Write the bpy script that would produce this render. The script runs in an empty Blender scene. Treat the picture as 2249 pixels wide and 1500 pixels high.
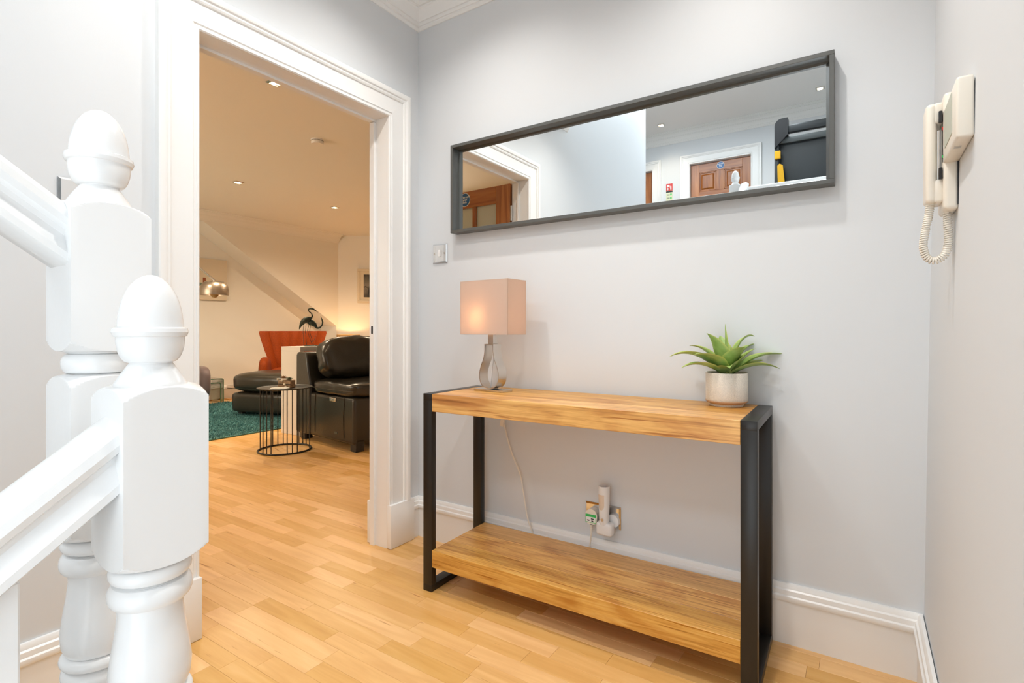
import bpy, bmesh, math, random
from mathutils import Vector, Matrix, noise
R = math.radians
S = bpy.context.scene
COL = S.collection
random.seed(7)

# ------------------------------------------------------------------ camera
cam_d = bpy.data.cameras.new('camera'); cam = bpy.data.objects.new('camera', cam_d); COL.objects.link(cam)
cam.location = (1.8125, -1.9023, 1.004)
cam.rotation_euler = (math.pi / 2, 0, 0.5855)
cam_d.sensor_width = 36.0; cam_d.lens = 1156.74 / 2249 * 36.0
cam_d.shift_y = -(750 - 724.15) / 2249
cam_d.clip_start = 0.02
S.camera = cam

# ------------------------------------------------------------------ world, big lights, exposure
w = bpy.data.worlds.new('world'); S.world = w; w.use_nodes = True
w.node_tree.nodes['Background'].inputs[0].default_value = (0.75, 0.87, 1.0, 1)
w.node_tree.nodes['Background'].inputs[1].default_value = 0.6
S.view_settings.view_transform = 'Standard'; S.view_settings.look = 'None'
S.view_settings.gamma = 1; S.view_settings.exposure = 0.74
S.view_settings.use_curve_mapping = False
cy = S.cycles
cy.use_denoising = True; cy.max_bounces = 6; cy.diffuse_bounces = 4; cy.glossy_bounces = 3; cy.transmission_bounces = 3; cy.transparent_max_bounces = 6
cy.caustics_reflective = False; cy.caustics_refractive = False; cy.adaptive_threshold = 0.08; cy.adaptive_min_samples = 16

def area(name, loc, rot, sx, sy, power, color):
    d = bpy.data.lights.new(name, 'AREA'); d.shape = 'RECTANGLE'; d.size = sx; d.size_y = sy
    d.energy = power; d.color = color
    o = bpy.data.objects.new(name, d); COL.objects.link(o); o.location = loc; o.rotation_euler = rot
    return o
COOL_FILL = (0.86, 0.94, 1.0); WARM = (1.0, 0.79, 0.54)
area('added_stair_fill', (1.93, -2.72, 1.35), (0, R(90), 0), 2.4, 1.0, 9.5, COOL_FILL)  # fill light added at an invented stair window, out of view
area('added_low_fill', (1.54, -3.26, .05), (R(90), 0, 0), .70, 1.9, 7, COOL_FILL)  # added fill from low on the stairs; no glazed door is there
area('added_stair_top_fill', (1.0, -2.45, 3.66), (0, 0, 0), 1.5, 1.2, 5, COOL_FILL)  # added overhead fill above the stairs, not a real skylight
area('added_landing_fill', (0.2, -3.75, 3.66), (0, 0, 0), 2.0, 0.6, 36, COOL_FILL)  # added overhead fill to brighten the landing; the ceiling has no skylight
area('living_window_daylight', (-3.7, -2.9, 1.60), (R(90), 0, 0), 2.8, 1.3, 38, (1.0, 0.86, 0.66))

# ------------------------------------------------------------------ materials
def nodes(name):
    m = bpy.data.materials.new(name); m.use_nodes = True
    nt = m.node_tree; b = nt.nodes['Principled BSDF']
    return m, nt, b
def N(nt, t, **k):
    n = nt.nodes.new(t)
    for a, v in k.items(): setattr(n, a, v)
    return n
def L(nt, a, b): nt.links.new(a, b)
def ramp(nt, stops, fac):
    r = N(nt, 'ShaderNodeValToRGB'); e = r.color_ramp.elements
    while len(e) < len(stops): e.new(0.5)
    for i, (p, c) in enumerate(stops): e[i].position = p; e[i].color = (*c, 1)
    L(nt, fac, r.inputs[0]); return r.outputs[0]
def simple(name, col, rough=0.5, metal=0.0, bump=0, bscale=200, vary=0, spec=None, coat=0, sheen=0):
    m, nt, b = nodes(name)
    b.inputs['Base Color'].default_value = (*col, 1); b.inputs['Roughness'].default_value = rough
    b.inputs['Metallic'].default_value = metal
    if spec is not None: b.inputs['Specular IOR Level'].default_value = spec
    if coat: b.inputs['Coat Weight'].default_value = coat; b.inputs['Coat Roughness'].default_value = 0.1
    if sheen: b.inputs['Sheen Weight'].default_value = sheen; b.inputs['Sheen Roughness'].default_value = 0.4
    tc = N(nt, 'ShaderNodeTexCoord')
    nz = N(nt, 'ShaderNodeTexNoise'); nz.inputs['Scale'].default_value = bscale; nz.inputs['Detail'].default_value = 3
    L(nt, tc.outputs['Object'], nz.inputs['Vector'])
    if bump:
        bp = N(nt, 'ShaderNodeBump'); bp.inputs['Strength'].default_value = bump; bp.inputs['Distance'].default_value = 0.002
        L(nt, nz.outputs[0], bp.inputs['Height']); L(nt, bp.outputs[0], b.inputs['Normal'])
    if vary:
        c0 = tuple(max(0, c * (1 - vary)) for c in col); c1 = tuple(min(1, c * (1 + vary)) for c in col)
        L(nt, ramp(nt, [(0.3, c0), (0.7, c1)], nz.outputs[0]), b.inputs['Base Color'])
    return m
def emit(name, col, strength):
    m, nt, b = nodes(name)
    b.inputs['Base Color'].default_value = (*col, 1)
    b.inputs['Emission Color'].default_value = (*col, 1); b.inputs['Emission Strength'].default_value = strength
    return m
def wood(name, stops, stretch, patch=None, rough=0.35, axis=0, per_piece=0.0, fleck=None, bump=0.05, dist=1.2):
    """grain stretched along the given axis; each piece (object or mesh island) gets its own offset and tone"""
    m, nt, b = nodes(name)
    b.inputs['Roughness'].default_value = rough
    tc = N(nt, 'ShaderNodeTexCoord'); oi = N(nt, 'ShaderNodeObjectInfo'); ge = N(nt, 'ShaderNodeNewGeometry')
    ad = N(nt, 'ShaderNodeMath', operation='MULTIPLY_ADD'); ad.inputs[1].default_value = 7.31
    L(nt, oi.outputs['Random'], ad.inputs[0]); L(nt, ge.outputs['Random Per Island'], ad.inputs[2])
    fr = N(nt, 'ShaderNodeMath', operation='FRACT'); L(nt, ad.outputs[0], fr.inputs[0])
    sc = N(nt, 'ShaderNodeMath', operation='MULTIPLY'); sc.inputs[1].default_value = 40; L(nt, fr.outputs[0], sc.inputs[0])
    va = N(nt, 'ShaderNodeVectorMath', operation='ADD'); L(nt, tc.outputs['Object'], va.inputs[0]); L(nt, sc.outputs[0], va.inputs[1])
    mp = N(nt, 'ShaderNodeMapping'); L(nt, va.outputs[0], mp.inputs['Vector'])
    s = [stretch[1]] * 3; s[axis] = stretch[0]; mp.inputs['Scale'].default_value = s
    n1 = N(nt, 'ShaderNodeTexNoise'); n1.inputs['Scale'].default_value = 1; n1.inputs['Detail'].default_value = 6
    n1.inputs['Distortion'].default_value = dist; L(nt, mp.outputs[0], n1.inputs['Vector'])
    col = ramp(nt, stops, n1.outputs[0])
    if patch:
        n2 = N(nt, 'ShaderNodeTexNoise'); n2.inputs['Scale'].default_value = patch[0]; n2.inputs['Detail'].default_value = 4
        n2.inputs['Distortion'].default_value = 2.0
        mp2 = N(nt, 'ShaderNodeMapping'); s2 = [1.0] * 3; s2[axis] = 0.35; mp2.inputs['Scale'].default_value = s2
        L(nt, va.outputs[0], mp2.inputs['Vector']); L(nt, mp2.outputs[0], n2.inputs['Vector'])
        mx = N(nt, 'ShaderNodeMix', data_type='RGBA', blend_type='MULTIPLY'); mx.inputs[0].default_value = 1
        L(nt, col, mx.inputs['A']); L(nt, ramp(nt, [(patch[1], patch[3]), (patch[2], (1, 1, 1))], n2.outputs[0]), mx.inputs['B'])
        col = mx.outputs['Result']
    if fleck:
        mp3 = N(nt, 'ShaderNodeMapping'); s3 = [fleck[1]] * 3; s3[axis] = fleck[0]; mp3.inputs['Scale'].default_value = s3
        L(nt, va.outputs[0], mp3.inputs['Vector'])
        n3 = N(nt, 'ShaderNodeTexNoise'); n3.inputs['Scale'].default_value = 1; n3.inputs['Detail'].default_value = 2; L(nt, mp3.outputs[0], n3.inputs['Vector'])
        mx = N(nt, 'ShaderNodeMix', data_type='RGBA', blend_type='MULTIPLY'); mx.inputs[0].default_value = 1
        L(nt, col, mx.inputs['A']); L(nt, ramp(nt, [(fleck[2], (1, 1, 1)), (fleck[2] + 0.06, fleck[3])], n3.outputs[0]), mx.inputs['B'])
        col = mx.outputs['Result']
    if per_piece:
        mr = N(nt, 'ShaderNodeMapRange'); mr.inputs['To Min'].default_value = 1 - per_piece; mr.inputs['To Max'].default_value = 1 + per_piece * 0.45
        L(nt, fr.outputs[0], mr.inputs['Value'])
        hs = N(nt, 'ShaderNodeHueSaturation'); L(nt, mr.outputs[0], hs.inputs['Value']); L(nt, col, hs.inputs['Color'])
        mr2 = N(nt, 'ShaderNodeMapRange'); mr2.inputs['To Min'].default_value = 1.10; mr2.inputs['To Max'].default_value = 0.94
        L(nt, fr.outputs[0], mr2.inputs['Value']); L(nt, mr2.outputs[0], hs.inputs['Saturation'])
        col = hs.outputs[0]
    L(nt, col, b.inputs['Base Color'])
    if bump:
        bp = N(nt, 'ShaderNodeBump'); bp.inputs['Strength'].default_value = bump; bp.inputs['Distance'].default_value = 0.001
        L(nt, n1.outputs[0], bp.inputs['Height']); L(nt, bp.outputs[0], b.inputs['Normal'])
    return m

M = {}
M['wall'] = simple('pale_grey_wall_paint', (0.690, 0.710, 0.728), 0.55, bump=0.04, bscale=350)
M['lwall'] = simple('living_room_wall_paint', (0.84, 0.83, 0.80), 0.6, bump=0.04, bscale=350)
M['ceil'] = simple('white_ceiling_paint', (0.85, 0.845, 0.83), 0.7, bump=0.03, bscale=300)
M['trim'] = simple('white_satin_trim_paint', (0.86, 0.855, 0.84), 0.28, bump=0.03, bscale=60)
M['gloss'] = simple('white_gloss_banister_paint', (0.86, 0.86, 0.855), 0.22, bump=0.08, bscale=40)
M['maple'] = wood('maple_floor', [(0.25, (0.74, 0.405, 0.145)), (0.55, (0.84, 0.50, 0.195)), (0.8, (0.89, 0.565, 0.25))], (2.2, 26),
                  rough=0.34, per_piece=0.15, fleck=(5, 60, 0.70, (0.62, 0.45, 0.30)), bump=0.02)
M['mango'] = wood('mango_wood', [(0.26, (0.42, 0.19, 0.052)), (0.40, (0.68, 0.345, 0.095)), (0.58, (0.83, 0.47, 0.145)), (0.8, (0.88, 0.57, 0.22))], (2.4, 55),
                  patch=(5.5, 0.32, 0.52, (0.74, 0.60, 0.50)), rough=0.34, per_piece=0.24, fleck=(4, 150, 0.62, (0.62, 0.45, 0.32)), bump=0.12, dist=2.0)
M['pine'] = wood('red_pine_door', [(0.3, (0.25, 0.075, 0.018)), (0.55, (0.40, 0.14, 0.038)), (0.8, (0.50, 0.20, 0.06))], (1.6, 24), axis=2, rough=0.3, per_piece=0.12)
M['pineh'] = wood('red_pine_rail', [(0.3, (0.25, 0.075, 0.018)), (0.55, (0.38, 0.13, 0.036)), (0.8, (0.48, 0.19, 0.056))], (1.6, 24), axis=0, rough=0.3, per_piece=0.12)
M['steel'] = simple('black_coated_steel', (0.014, 0.0115, 0.009), 0.34, 0.0, bump=0.05, bscale=400, spec=0.42)
M['frame'] = simple('anthracite_mirror_frame', (0.105, 0.108, 0.102), 0.38, 0.2)
M['mirror'] = simple('mirror_silvering', (0.90, 0.92, 0.915), 0.0, 1.0)
M['chrome'] = simple('polished_chrome', (0.80, 0.80, 0.80), 0.08, 1.0)
M['nickel'] = simple('brushed_nickel', (0.66, 0.62, 0.57), 0.28, 1.0, bump=0.05, bscale=250)
M['whiteplastic'] = simple('white_plastic', (0.82, 0.81, 0.80), 0.3)
M['creamplastic'] = simple('cream_plastic', (0.83, 0.77, 0.67), 0.35)
M['dark'] = simple('dark_plastic', (0.02, 0.02, 0.022), 0.3)
M['blackgap'] = simple('dark_gap', (0.01, 0.01, 0.01), 0.9)
M['ceramic'] = simple('speckled_stoneware', (0.74, 0.68, 0.59), 0.38, bscale=420, vary=0.14)
M['clayrim'] = simple('bare_clay', (0.62, 0.42, 0.27), 0.7)
M['soil'] = simple('dark_potting_soil', (0.030, 0.024, 0.017), 0.95, bump=0.6, bscale=90)
M['leather'] = simple('dark_olive_brown_leather', (0.022, 0.0185, 0.013), 0.28, bump=0.35, bscale=90, spec=0.6)
M['velvet'] = simple('rust_velvet', (0.25, 0.040, 0.004), 0.6, bump=0.1, bscale=120, vary=0.25, sheen=0.05, spec=0.15)
M['plum'] = simple('grey_plum_upholstery', (0.16, 0.12, 0.13), 0.6, bump=0.1, sheen=0.3)
M['teal'] = simple('teal_shag_pile', (0.075, 0.215, 0.225), 0.9, bscale=35, vary=0.35)
M['lampbrown'] = simple('gilt_lamp_shade', (0.50, 0.30, 0.12), 0.6)
M['bronze'] = simple('dark_green_bronze', (0.035, 0.045, 0.034), 0.42, 0.6, bump=0.2, bscale=60, vary=0.3)
M['wire'] = simple('black_wire', (0.018, 0.017, 0.016), 0.45)
M['whitelam'] = simple('white_laminate', (0.72, 0.69, 0.66), 0.35)
M['canvas'] = simple('pale_canvas', (0.72, 0.64, 0.52), 0.8, bump=0.1, bscale=300)
M['creamframe'] = simple('cream_picture_frame', (0.74, 0.67, 0.54), 0.3)
M['black'] = simple('black_print', (0.03, 0.03, 0.03), 0.6)
M['rustprint'] = simple('rust_red_print', (0.30, 0.10, 0.05), 0.7)
M['greenprint'] = simple('grey_green_print', (0.20, 0.26, 0.20), 0.7)
M['bulbglow'] = emit('downlight_bulb', (1.0, 0.72, 0.38), 22)
M['bulbwhite'] = emit('upper_downlight_bulb', (1.0, 0.86, 0.66), 14)
M['lampbulb'] = emit('lamp_bulb', (1.0, 0.72, 0.42), 1.5)
M['blue'] = simple('blue_sign', (0.010, 0.115, 0.33), 0.35)
M['white'] = simple('white_print', (0.85, 0.85, 0.84), 0.4)
M['red'] = simple('red_sign', (0.62, 0.035, 0.03), 0.35)
M['green'] = simple('green_label', (0.04, 0.50, 0.12), 0.4)
M['yellow'] = simple('yellow_plastic', (0.80, 0.42, 0.01), 0.4)
M['signcream'] = simple('glow_sign_cream', (0.70, 0.72, 0.50), 0.4)
M['tread'] = simple('treadmill_black_plastic', (0.030, 0.034, 0.036), 0.32)
M['treadlite'] = simple('treadmill_grey_metal', (0.10, 0.11, 0.11), 0.35, 0.4)
M['stairs'] = simple('oatmeal_stair_carpet', (0.42, 0.38, 0.33), 0.95, bump=0.4, bscale=300)

def m_glass(name, tint, rough=0.0, alpha=0.25):
    m = bpy.data.materials.new(name); m.use_nodes = True; nt = m.node_tree; nt.nodes.clear()
    o = N(nt, 'ShaderNodeOutputMaterial'); t = N(nt, 'ShaderNodeBsdfTransparent'); g = N(nt, 'ShaderNodeBsdfGlossy')
    t.inputs[0].default_value = (*tint, 1); g.inputs['Roughness'].default_value = rough
    fr = N(nt, 'ShaderNodeFresnel'); fr.inputs[0].default_value = 1.45
    mx = N(nt, 'ShaderNodeMixShader'); L(nt, fr.outputs[0], mx.inputs[0]); L(nt, t.outputs[0], mx.inputs[1]); L(nt, g.outputs[0], mx.inputs[2])
    L(nt, mx.outputs[0], o.inputs[0]); return m
M['glass'] = m_glass('clear_glass', (0.93, 0.97, 0.95))
M['glassedge'] = simple('green_glass_edge', (0.05, 0.17, 0.11), 0.1)
M['frosted'] = simple('frosted_glass', (0.50, 0.52, 0.43), 0.4)

def m_shade():
    m = bpy.data.materials.new('peach_fabric_shade'); m.use_nodes = True; nt = m.node_tree; nt.nodes.clear()
    o = N(nt, 'ShaderNodeOutputMaterial'); d = N(nt, 'ShaderNodeBsdfDiffuse'); t = N(nt, 'ShaderNodeBsdfTranslucent'); mx = N(nt, 'ShaderNodeMixShader')
    d.inputs[0].default_value = (0.86, 0.72, 0.62, 1); t.inputs[0].default_value = (0.82, 0.64, 0.50, 1); mx.inputs[0].default_value = 0.5
    tc = N(nt, 'ShaderNodeTexCoord'); wv = N(nt, 'ShaderNodeTexWave', bands_direction='Z'); wv.inputs['Scale'].default_value = 400
    L(nt, tc.outputs['Object'], wv.inputs[0]); bp = N(nt, 'ShaderNodeBump'); bp.inputs['Strength'].default_value = 0.1; bp.inputs['Distance'].default_value = 0.0005
    L(nt, wv.outputs[1], bp.inputs['Height']); L(nt, bp.outputs[0], d.inputs['Normal'])
    L(nt, d.outputs[0], mx.inputs[1]); L(nt, t.outputs[0], mx.inputs[2]); L(nt, mx.outputs[0], o.inputs[0]); return m
M['shade'] = m_shade()

def m_leaf():
    m, nt, b = nodes('agave_leaf')
    at = N(nt, 'ShaderNodeAttribute', attribute_name='edge')
    tc = N(nt, 'ShaderNodeTexCoord'); nz = N(nt, 'ShaderNodeTexNoise'); nz.inputs['Scale'].default_value = 30; L(nt, tc.outputs['Object'], nz.inputs['Vector'])
    base = ramp(nt, [(0.3, (0.235, 0.37, 0.075)), (0.7, (0.39, 0.53, 0.17))], nz.outputs[0])
    mx = N(nt, 'ShaderNodeMix', data_type='RGBA'); L(nt, ramp(nt, [(0.74, (0, 0, 0)), (0.97, (1, 1, 1))], at.outputs['Fac']), mx.inputs[0])
    L(nt, base, mx.inputs['A']); mx.inputs['B'].default_value = (0.52, 0.58, 0.17, 1)
    L(nt, mx.outputs['Result'], b.inputs['Base Color']); b.inputs['Roughness'].default_value = 0.42
    return m
M['leaf'] = m_leaf()

# ------------------------------------------------------------------ geometry helpers
def new(name, me, mat, parent=None, loc=None, rot=None):
    o = bpy.data.objects.new(name, me); COL.objects.link(o)
    if mat and not me.materials: me.materials.append(M[mat] if isinstance(mat, str) else mat)
    if parent: o.parent = parent
    if loc: o.location = loc
    if rot: o.rotation_euler = rot
    return o
def tag(o, label, cat=None, group=None, kind=None):
    o['label'] = label
    if cat: o['category'] = cat
    if group: o['group'] = group
    if kind: o['kind'] = kind
    return o
def empty(name, loc=(0, 0, 0), rz=0, label=None, cat=None, group=None, kind=None):
    o = bpy.data.objects.new(name, None); COL.objects.link(o); o.location = loc; o.rotation_euler = (0, 0, rz)
    o.empty_display_size = 0.05
    if label: tag(o, label, cat, group)
    if kind: o['kind'] = kind
    return o
class B:
    def __init__(s): s.bm = bmesh.new()
    def box(s, x0, x1, y0, y1, z0, z1, bev=0, seg=1, mtx=None):
        t = bmesh.new(); bmesh.ops.create_cube(t, size=1)
        for v in t.verts:
            v.co = Vector(((x0 + x1) / 2 + v.co.x * (x1 - x0), (y0 + y1) / 2 + v.co.y * (y1 - y0), (z0 + z1) / 2 + v.co.z * (z1 - z0)))
        if bev: bmesh.ops.bevel(t, geom=list(t.edges), offset=bev, segments=seg, affect='EDGES', profile=0.5)
        return s.merge(t, mtx)
    def merge(s, t, mtx=None):
        if mtx is not None: bmesh.ops.transform(t, matrix=mtx, verts=t.verts)
        me = bpy.data.meshes.new('tmp'); t.to_mesh(me); t.free(); s.bm.from_mesh(me); bpy.data.meshes.remove(me); return s
    def raw(s, vs, fs, mtx=None):
        t = bmesh.new(); vv = [t.verts.new(v) for v in vs]
        for f in fs:
            try: t.faces.new([vv[i] for i in f])
            except ValueError: pass
        bmesh.ops.recalc_face_normals(t, faces=t.faces); return s.merge(t, mtx)
    def lathe(s, prof, segs=32, square=None, mtx=None, cap=True):
        vs, fs = [], []
        angs = [2 * math.pi * i / segs + math.pi / 4 for i in range(segs)]
        for (r, z) in prof:
            for a in angs:
                rr = r
                if square: rr = min(r, square / max(abs(math.cos(a)), abs(math.sin(a))))
                vs.append((rr * math.cos(a), rr * math.sin(a), z))
        for i in range(len(prof) - 1):
            for j in range(segs):
                k = (j + 1) % segs; fs.append((i * segs + j, i * segs + k, (i + 1) * segs + k, (i + 1) * segs + j))
        if cap:
            fs.append(tuple(range(segs))[::-1]); n = (len(prof) - 1) * segs; fs.append(tuple(range(n, n + segs)))
        return s.raw(vs, fs, mtx)
    def tube(s, pts, r, segs=8, mtx=None, closed=False):
        pts = [Vector(p) for p in pts]; vs, fs = [], []; n = len(pts); up = None
        for i, p in enumerate(pts):
            if closed: t = (pts[(i + 1) % n] - pts[i - 1])
            else: t = pts[min(i + 1, n - 1)] - pts[max(i - 1, 0)]
            t.normalize()
            if up is None: up = t.orthogonal().normalized()
            up = (up - t * up.dot(t)); up = up.normalized() if up.length > 1e-6 else t.orthogonal().normalized()
            bn = t.cross(up); rr = r[i] if isinstance(r, (list, tuple)) else r
            for j in range(segs):
                a = 2 * math.pi * j / segs; vs.append(tuple(p + (up * math.cos(a) + bn * math.sin(a)) * rr))
        m = n if closed else n - 1
        for i in range(m):
            for j in range(segs):
                k = (j + 1) % segs; i2 = (i + 1) % n
                fs.append((i * segs + j, i * segs + k, i2 * segs + k, i2 * segs + j))
        if not closed: fs.append(tuple(range(segs))[::-1]); fs.append(tuple(range((n - 1) * segs, n * segs)))
        return s.raw(vs, fs, mtx)
    def loft(s, a, b, mtx=None):
        """prism between two matching polygons"""
        n = len(a); fs = [(i, (i + 1) % n, n + (i + 1) % n, n + i) for i in range(n)] + [tuple(range(n))[::-1], tuple(range(n, 2 * n))]
        return s.raw(list(a) + list(b), fs, mtx)
    def prism(s, poly, axis, a, b):
        f = {'x': lambda p, c: (c, p[0], p[1]), 'y': lambda p, c: (p[0], c, p[1]), 'z': lambda p, c: (p[0], p[1], c)}[axis]
        return s.loft([f(p, a) for p in poly], [f(p, b) for p in poly])
    def cushion(s, cx, cy, cz, w, d, h, p=5.0, n=12, puff=0.0, nz=0.0, ns=6.0, mtx=None, seed=0):
        """soft rounded block (superellipsoid) with optional crown and wrinkling"""
        t = bmesh.new(); bmesh.ops.create_cube(t, size=2); bmesh.ops.subdivide_edges(t, edges=t.edges, cuts=n, use_grid_fill=True)
        for v in t.verts:
            q = v.co; k = (abs(q.x) ** p + abs(q.y) ** p + abs(q.z) ** p) ** (1 / p); q = q / k
            crown = 1 + puff * (1 - min(1, q.x * q.x)) * (1 - min(1, q.y * q.y))
            c = Vector((q.x * w / 2, q.y * d / 2, q.z * h / 2 * crown))
            if nz: c += q.normalized() * nz * noise.noise(Vector((c.x * ns + seed, c.y * ns, c.z * ns)))
            v.co = c + Vector((cx, cy, cz))
        return s.merge(t, mtx)
    def mesh(s, name, smooth=None):
        me = bpy.data.meshes.new(name); bmesh.ops.recalc_face_normals(s.bm, faces=s.bm.faces)
        s.bm.to_mesh(me); s.bm.free()
        if smooth is not None:
            me.polygons.foreach_set('use_smooth', [True] * len(me.polygons)); me.set_sharp_from_angle(angle=R(smooth))
        return me
    def done(s, name, mat, parent=None, smooth=None, loc=None, rot=None):
        return new(name, s.mesh(name, smooth), mat, parent, loc, rot)
def struct(o, label=None):
    o['kind'] = 'structure'
    if label: o['label'] = label
    return o
def arc(c, r, a0, a1, n=10): return [(c[0] + r * math.cos(a0 + (a1 - a0) * i / n), c[1] + r * math.sin(a0 + (a1 - a0) * i / n)) for i in range(n + 1)]
def bez(p0, p1, p2, n=12, p3=None):
    o = []
    for i in range(n + 1):
        t = i / n
        if p3 is None: o.append(Vector(p0) * (1 - t) ** 2 + Vector(p1) * 2 * t * (1 - t) + Vector(p2) * t * t)
        else: o.append(Vector(p0) * (1 - t) ** 3 + Vector(p1) * 3 * t * (1 - t) ** 2 + Vector(p2) * 3 * t * t * (1 - t) + Vector(p3) * t ** 3)
    return o
def spline(pts, n=8):
    """Catmull-Rom through points"""
    P = [Vector(p) for p in pts]; P = [P[0] * 2 - P[1]] + P + [P[-1] * 2 - P[-2]]; o = []
    for i in range(1, len(P) - 2):
        a, b, c, d = P[i - 1:i + 3]
        for k in range(n):
            t = k / n; o.append(0.5 * ((2 * b) + (c - a) * t + (2 * a - 5 * b + 4 * c - d) * t * t + (3 * b - 3 * c + d - a) * t ** 3))
    o.append(P[-2]); return o
def text(name, s, size, mat, parent, mtx, align='CENTER', bold=0):
    c = bpy.data.curves.new('t', 'FONT'); c.body = s; c.size = size; c.align_x = align; c.align_y = 'CENTER'; c.extrude = 0.0002; c.offset = bold
    c.space_line = 0.85
    t = bpy.data.objects.new('t', c); COL.objects.link(t); bpy.context.view_layer.update()
    me = bpy.data.meshes.new_from_object(t.evaluated_get(bpy.context.evaluated_depsgraph_get()))
    bpy.data.objects.remove(t); bpy.data.curves.remove(c); me.transform(mtx); me.materials.clear(); me.name = name
    return new(name, me, mat, parent)

# profiles: (distance out of the wall, height) or (distance from the opening edge, distance out of the wall)
SKIRT = [(0, 0), (.0145, 0), (.0145, .136), (.021, .139), (.0235, .146), (.0225, .154), (.0185, .158), (.0185, .162), (.0175, .172), (.0125, .176), (.0120, .184), (.0075, .1914), (0, .1914)]
CORN = [(0, -.137), (.006, -.137), (.013, -.128), (.013, -.122), (.018, -.121), (.021, -.112), (.021, -.108), (.027, -.107), (.034, -.088), (.050, -.066), (.056, -.063), (.056, -.058), (.064, -.057), (.074, -.038), (.094, -.024), (.100, -.023), (.100, -.018), (.122, -.017), (.127, -.009), (.140, -.007), (.140, 0), (0, 0)]
def run(bld, prof, p0, p1, nrm, m0=0, m1=0, z=0):
    """profile swept along a straight wall line; m = +1 cuts an inner mitre, -1 an outer one"""
    p0 = Vector(p0); p1 = Vector(p1); d = (p1 - p0).normalized(); nrm = Vector(nrm)
    A = [tuple(p0 + nrm * a + d * a * m0) + (z + h,) for a, h in prof]; Bq = [tuple(p1 + nrm * a - d * a * m1) + (z + h,) for a, h in prof]
    return bld.loft(A, Bq)

# ------------------------------------------------------------------ the room shell
YR, YL, ZT = -.2063, -1.0325, 1.981          # door opening in the left wall
XW = 1.959                                    # right wall at the floor (leans out a little)
CZ, UZ, UF = 2.600, 3.70, 1.26                # hall ceiling, upper ceiling, upper floor
b = B()
b.box(-.105, 0, YR + .03, 6.6, -.02, 2.72); b.box(-.105, 0, -3.295, YL - .03, -1.4, 2.72); b.box(-.105, 0, YL - .03, YR + .03, ZT + .03, 2.72)
b.box(-.105, 0, -3.295, 0, 2.72, 3.8)
struct(b.done('wall_left', 'wall'), 'pale grey hall wall with the doorway to the living room')
struct(B().box(-.0, 2.12, 0, .12, -.02, 2.72).done('wall_back', 'wall'), 'pale grey hall wall behind the console table')
b = B()
tilt = lambda z: XW + .0153 * z
b.loft([(tilt(-1.4), -5.5, -1.4), (2.12, -5.5, -1.4), (2.12, 0, -1.4), (tilt(-1.4), 0, -1.4)], [(tilt(3.8), -5.5, 3.8), (2.12, -5.5, 3.8), (2.12, 0, 3.8), (tilt(3.8), 0, 3.8)])
struct(b.done('wall_right', 'wall'), 'pale grey hall wall with the entry phone')
struct(B().box(0, 2.1, -1.59, 0.1, CZ, CZ + .12).done('ceiling', 'ceil'), 'white hall ceiling')
struct(B().box(0, 2.1, -1.59, -1.49, CZ + .12, 3.8).done('wall_above_hall', 'wall'))
struct(B().box(-2.6, 2.12, -5.5, -1.49, UZ, UZ + .1).done('ceiling_upper', 'ceil'), 'white ceiling over the upper landing')

# floor: a base slab, then every stave of the maple strip floor
fl = B(); fl.box(-6.1, 0, -3.0, 6.6, -.06, -.0125); fl.box(0, 2.05, -1.655, .1, -.06, -.0125)
floor = struct(fl.done('floor', 'maple'), 'maple strip floor of hall and living room')
SW = .0655; GAP = .0005
def stave_mesh(l):
    bb = B(); bb.box(-l / 2, l / 2, -SW / 2 + GAP / 2, SW / 2 - GAP / 2, -.0125, 0, .0004); return bb.mesh('plank')
LENS = [.24, .32, .40, .48, .58]; PM = {}
sn, cs = math.sin(.5855), math.cos(.5855)
def view(x, y, z=0):
    X, Y, Z = x - 1.8125, y + 1.9023, z - 1.004; d = -sn * X + cs * Y; r = cs * X + sn * Y
    return (1124.5 + 1156.74 * r / d, 724.15 - 1156.74 * Z / d, d) if d > .1 else (9e9, 9e9, d)
staves = []
rnd = random.Random(11)
y = .02 - SW / 2; row = 0
rows = []
yy = .06
while yy > -1.655: rows.append(yy); yy -= SW
yy = .06 + SW
while yy < 4.3: rows.append(yy); yy += SW
for y in rows:
    hall = -1.63 < y < .03
    x = (1.99 if hall else -.02) - rnd.random() * .05; x_end = -6.0 if y > -1.65 else 0
    x += rnd.random() * .35
    while x > x_end:
        l = rnd.choice(LENS); c = x - l / 2; hi = min(x, 2.02 if hall else -.005); lo = x - l
        staves.append((c, y, l, hi < x - 1e-6)); x -= l + GAP
def visible(s):
    x, y, l, cut = s
    u, v, d = view(x, y)
    if not (-250 < u < 2450 and v < 1750): return 0
    if x < -.2:      # through the doorway only
        t = (1.8125 - x); yd = -1.9023 + (y + 1.9023) * 1.8125 / t
        if not (YL - .25 < yd < YR + .25): return 0
    return l / d ** 2
staves = [s for s in staves if s[0] - s[2] / 2 > -6.05]
vis = sorted([s for s in staves if visible(s) > 0], key=visible, reverse=True)
near = vis[:298]; rest = vis[298:]
for x, y, l, cut in near:
    hall = -1.63 < y < .03; lim = 2.02 if hall else -.005
    if x + l / 2 > lim:
        l2 = lim - (x - l / 2)
        if l2 < .01: continue
        me = stave_mesh(l2); x = lim - l2 / 2
    else:
        if l not in PM: PM[l] = stave_mesh(l)
        me = PM[l]
    new('plank', me, 'maple', floor, (x, y, 0))
far = B()
vs, fs = [], []
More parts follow.
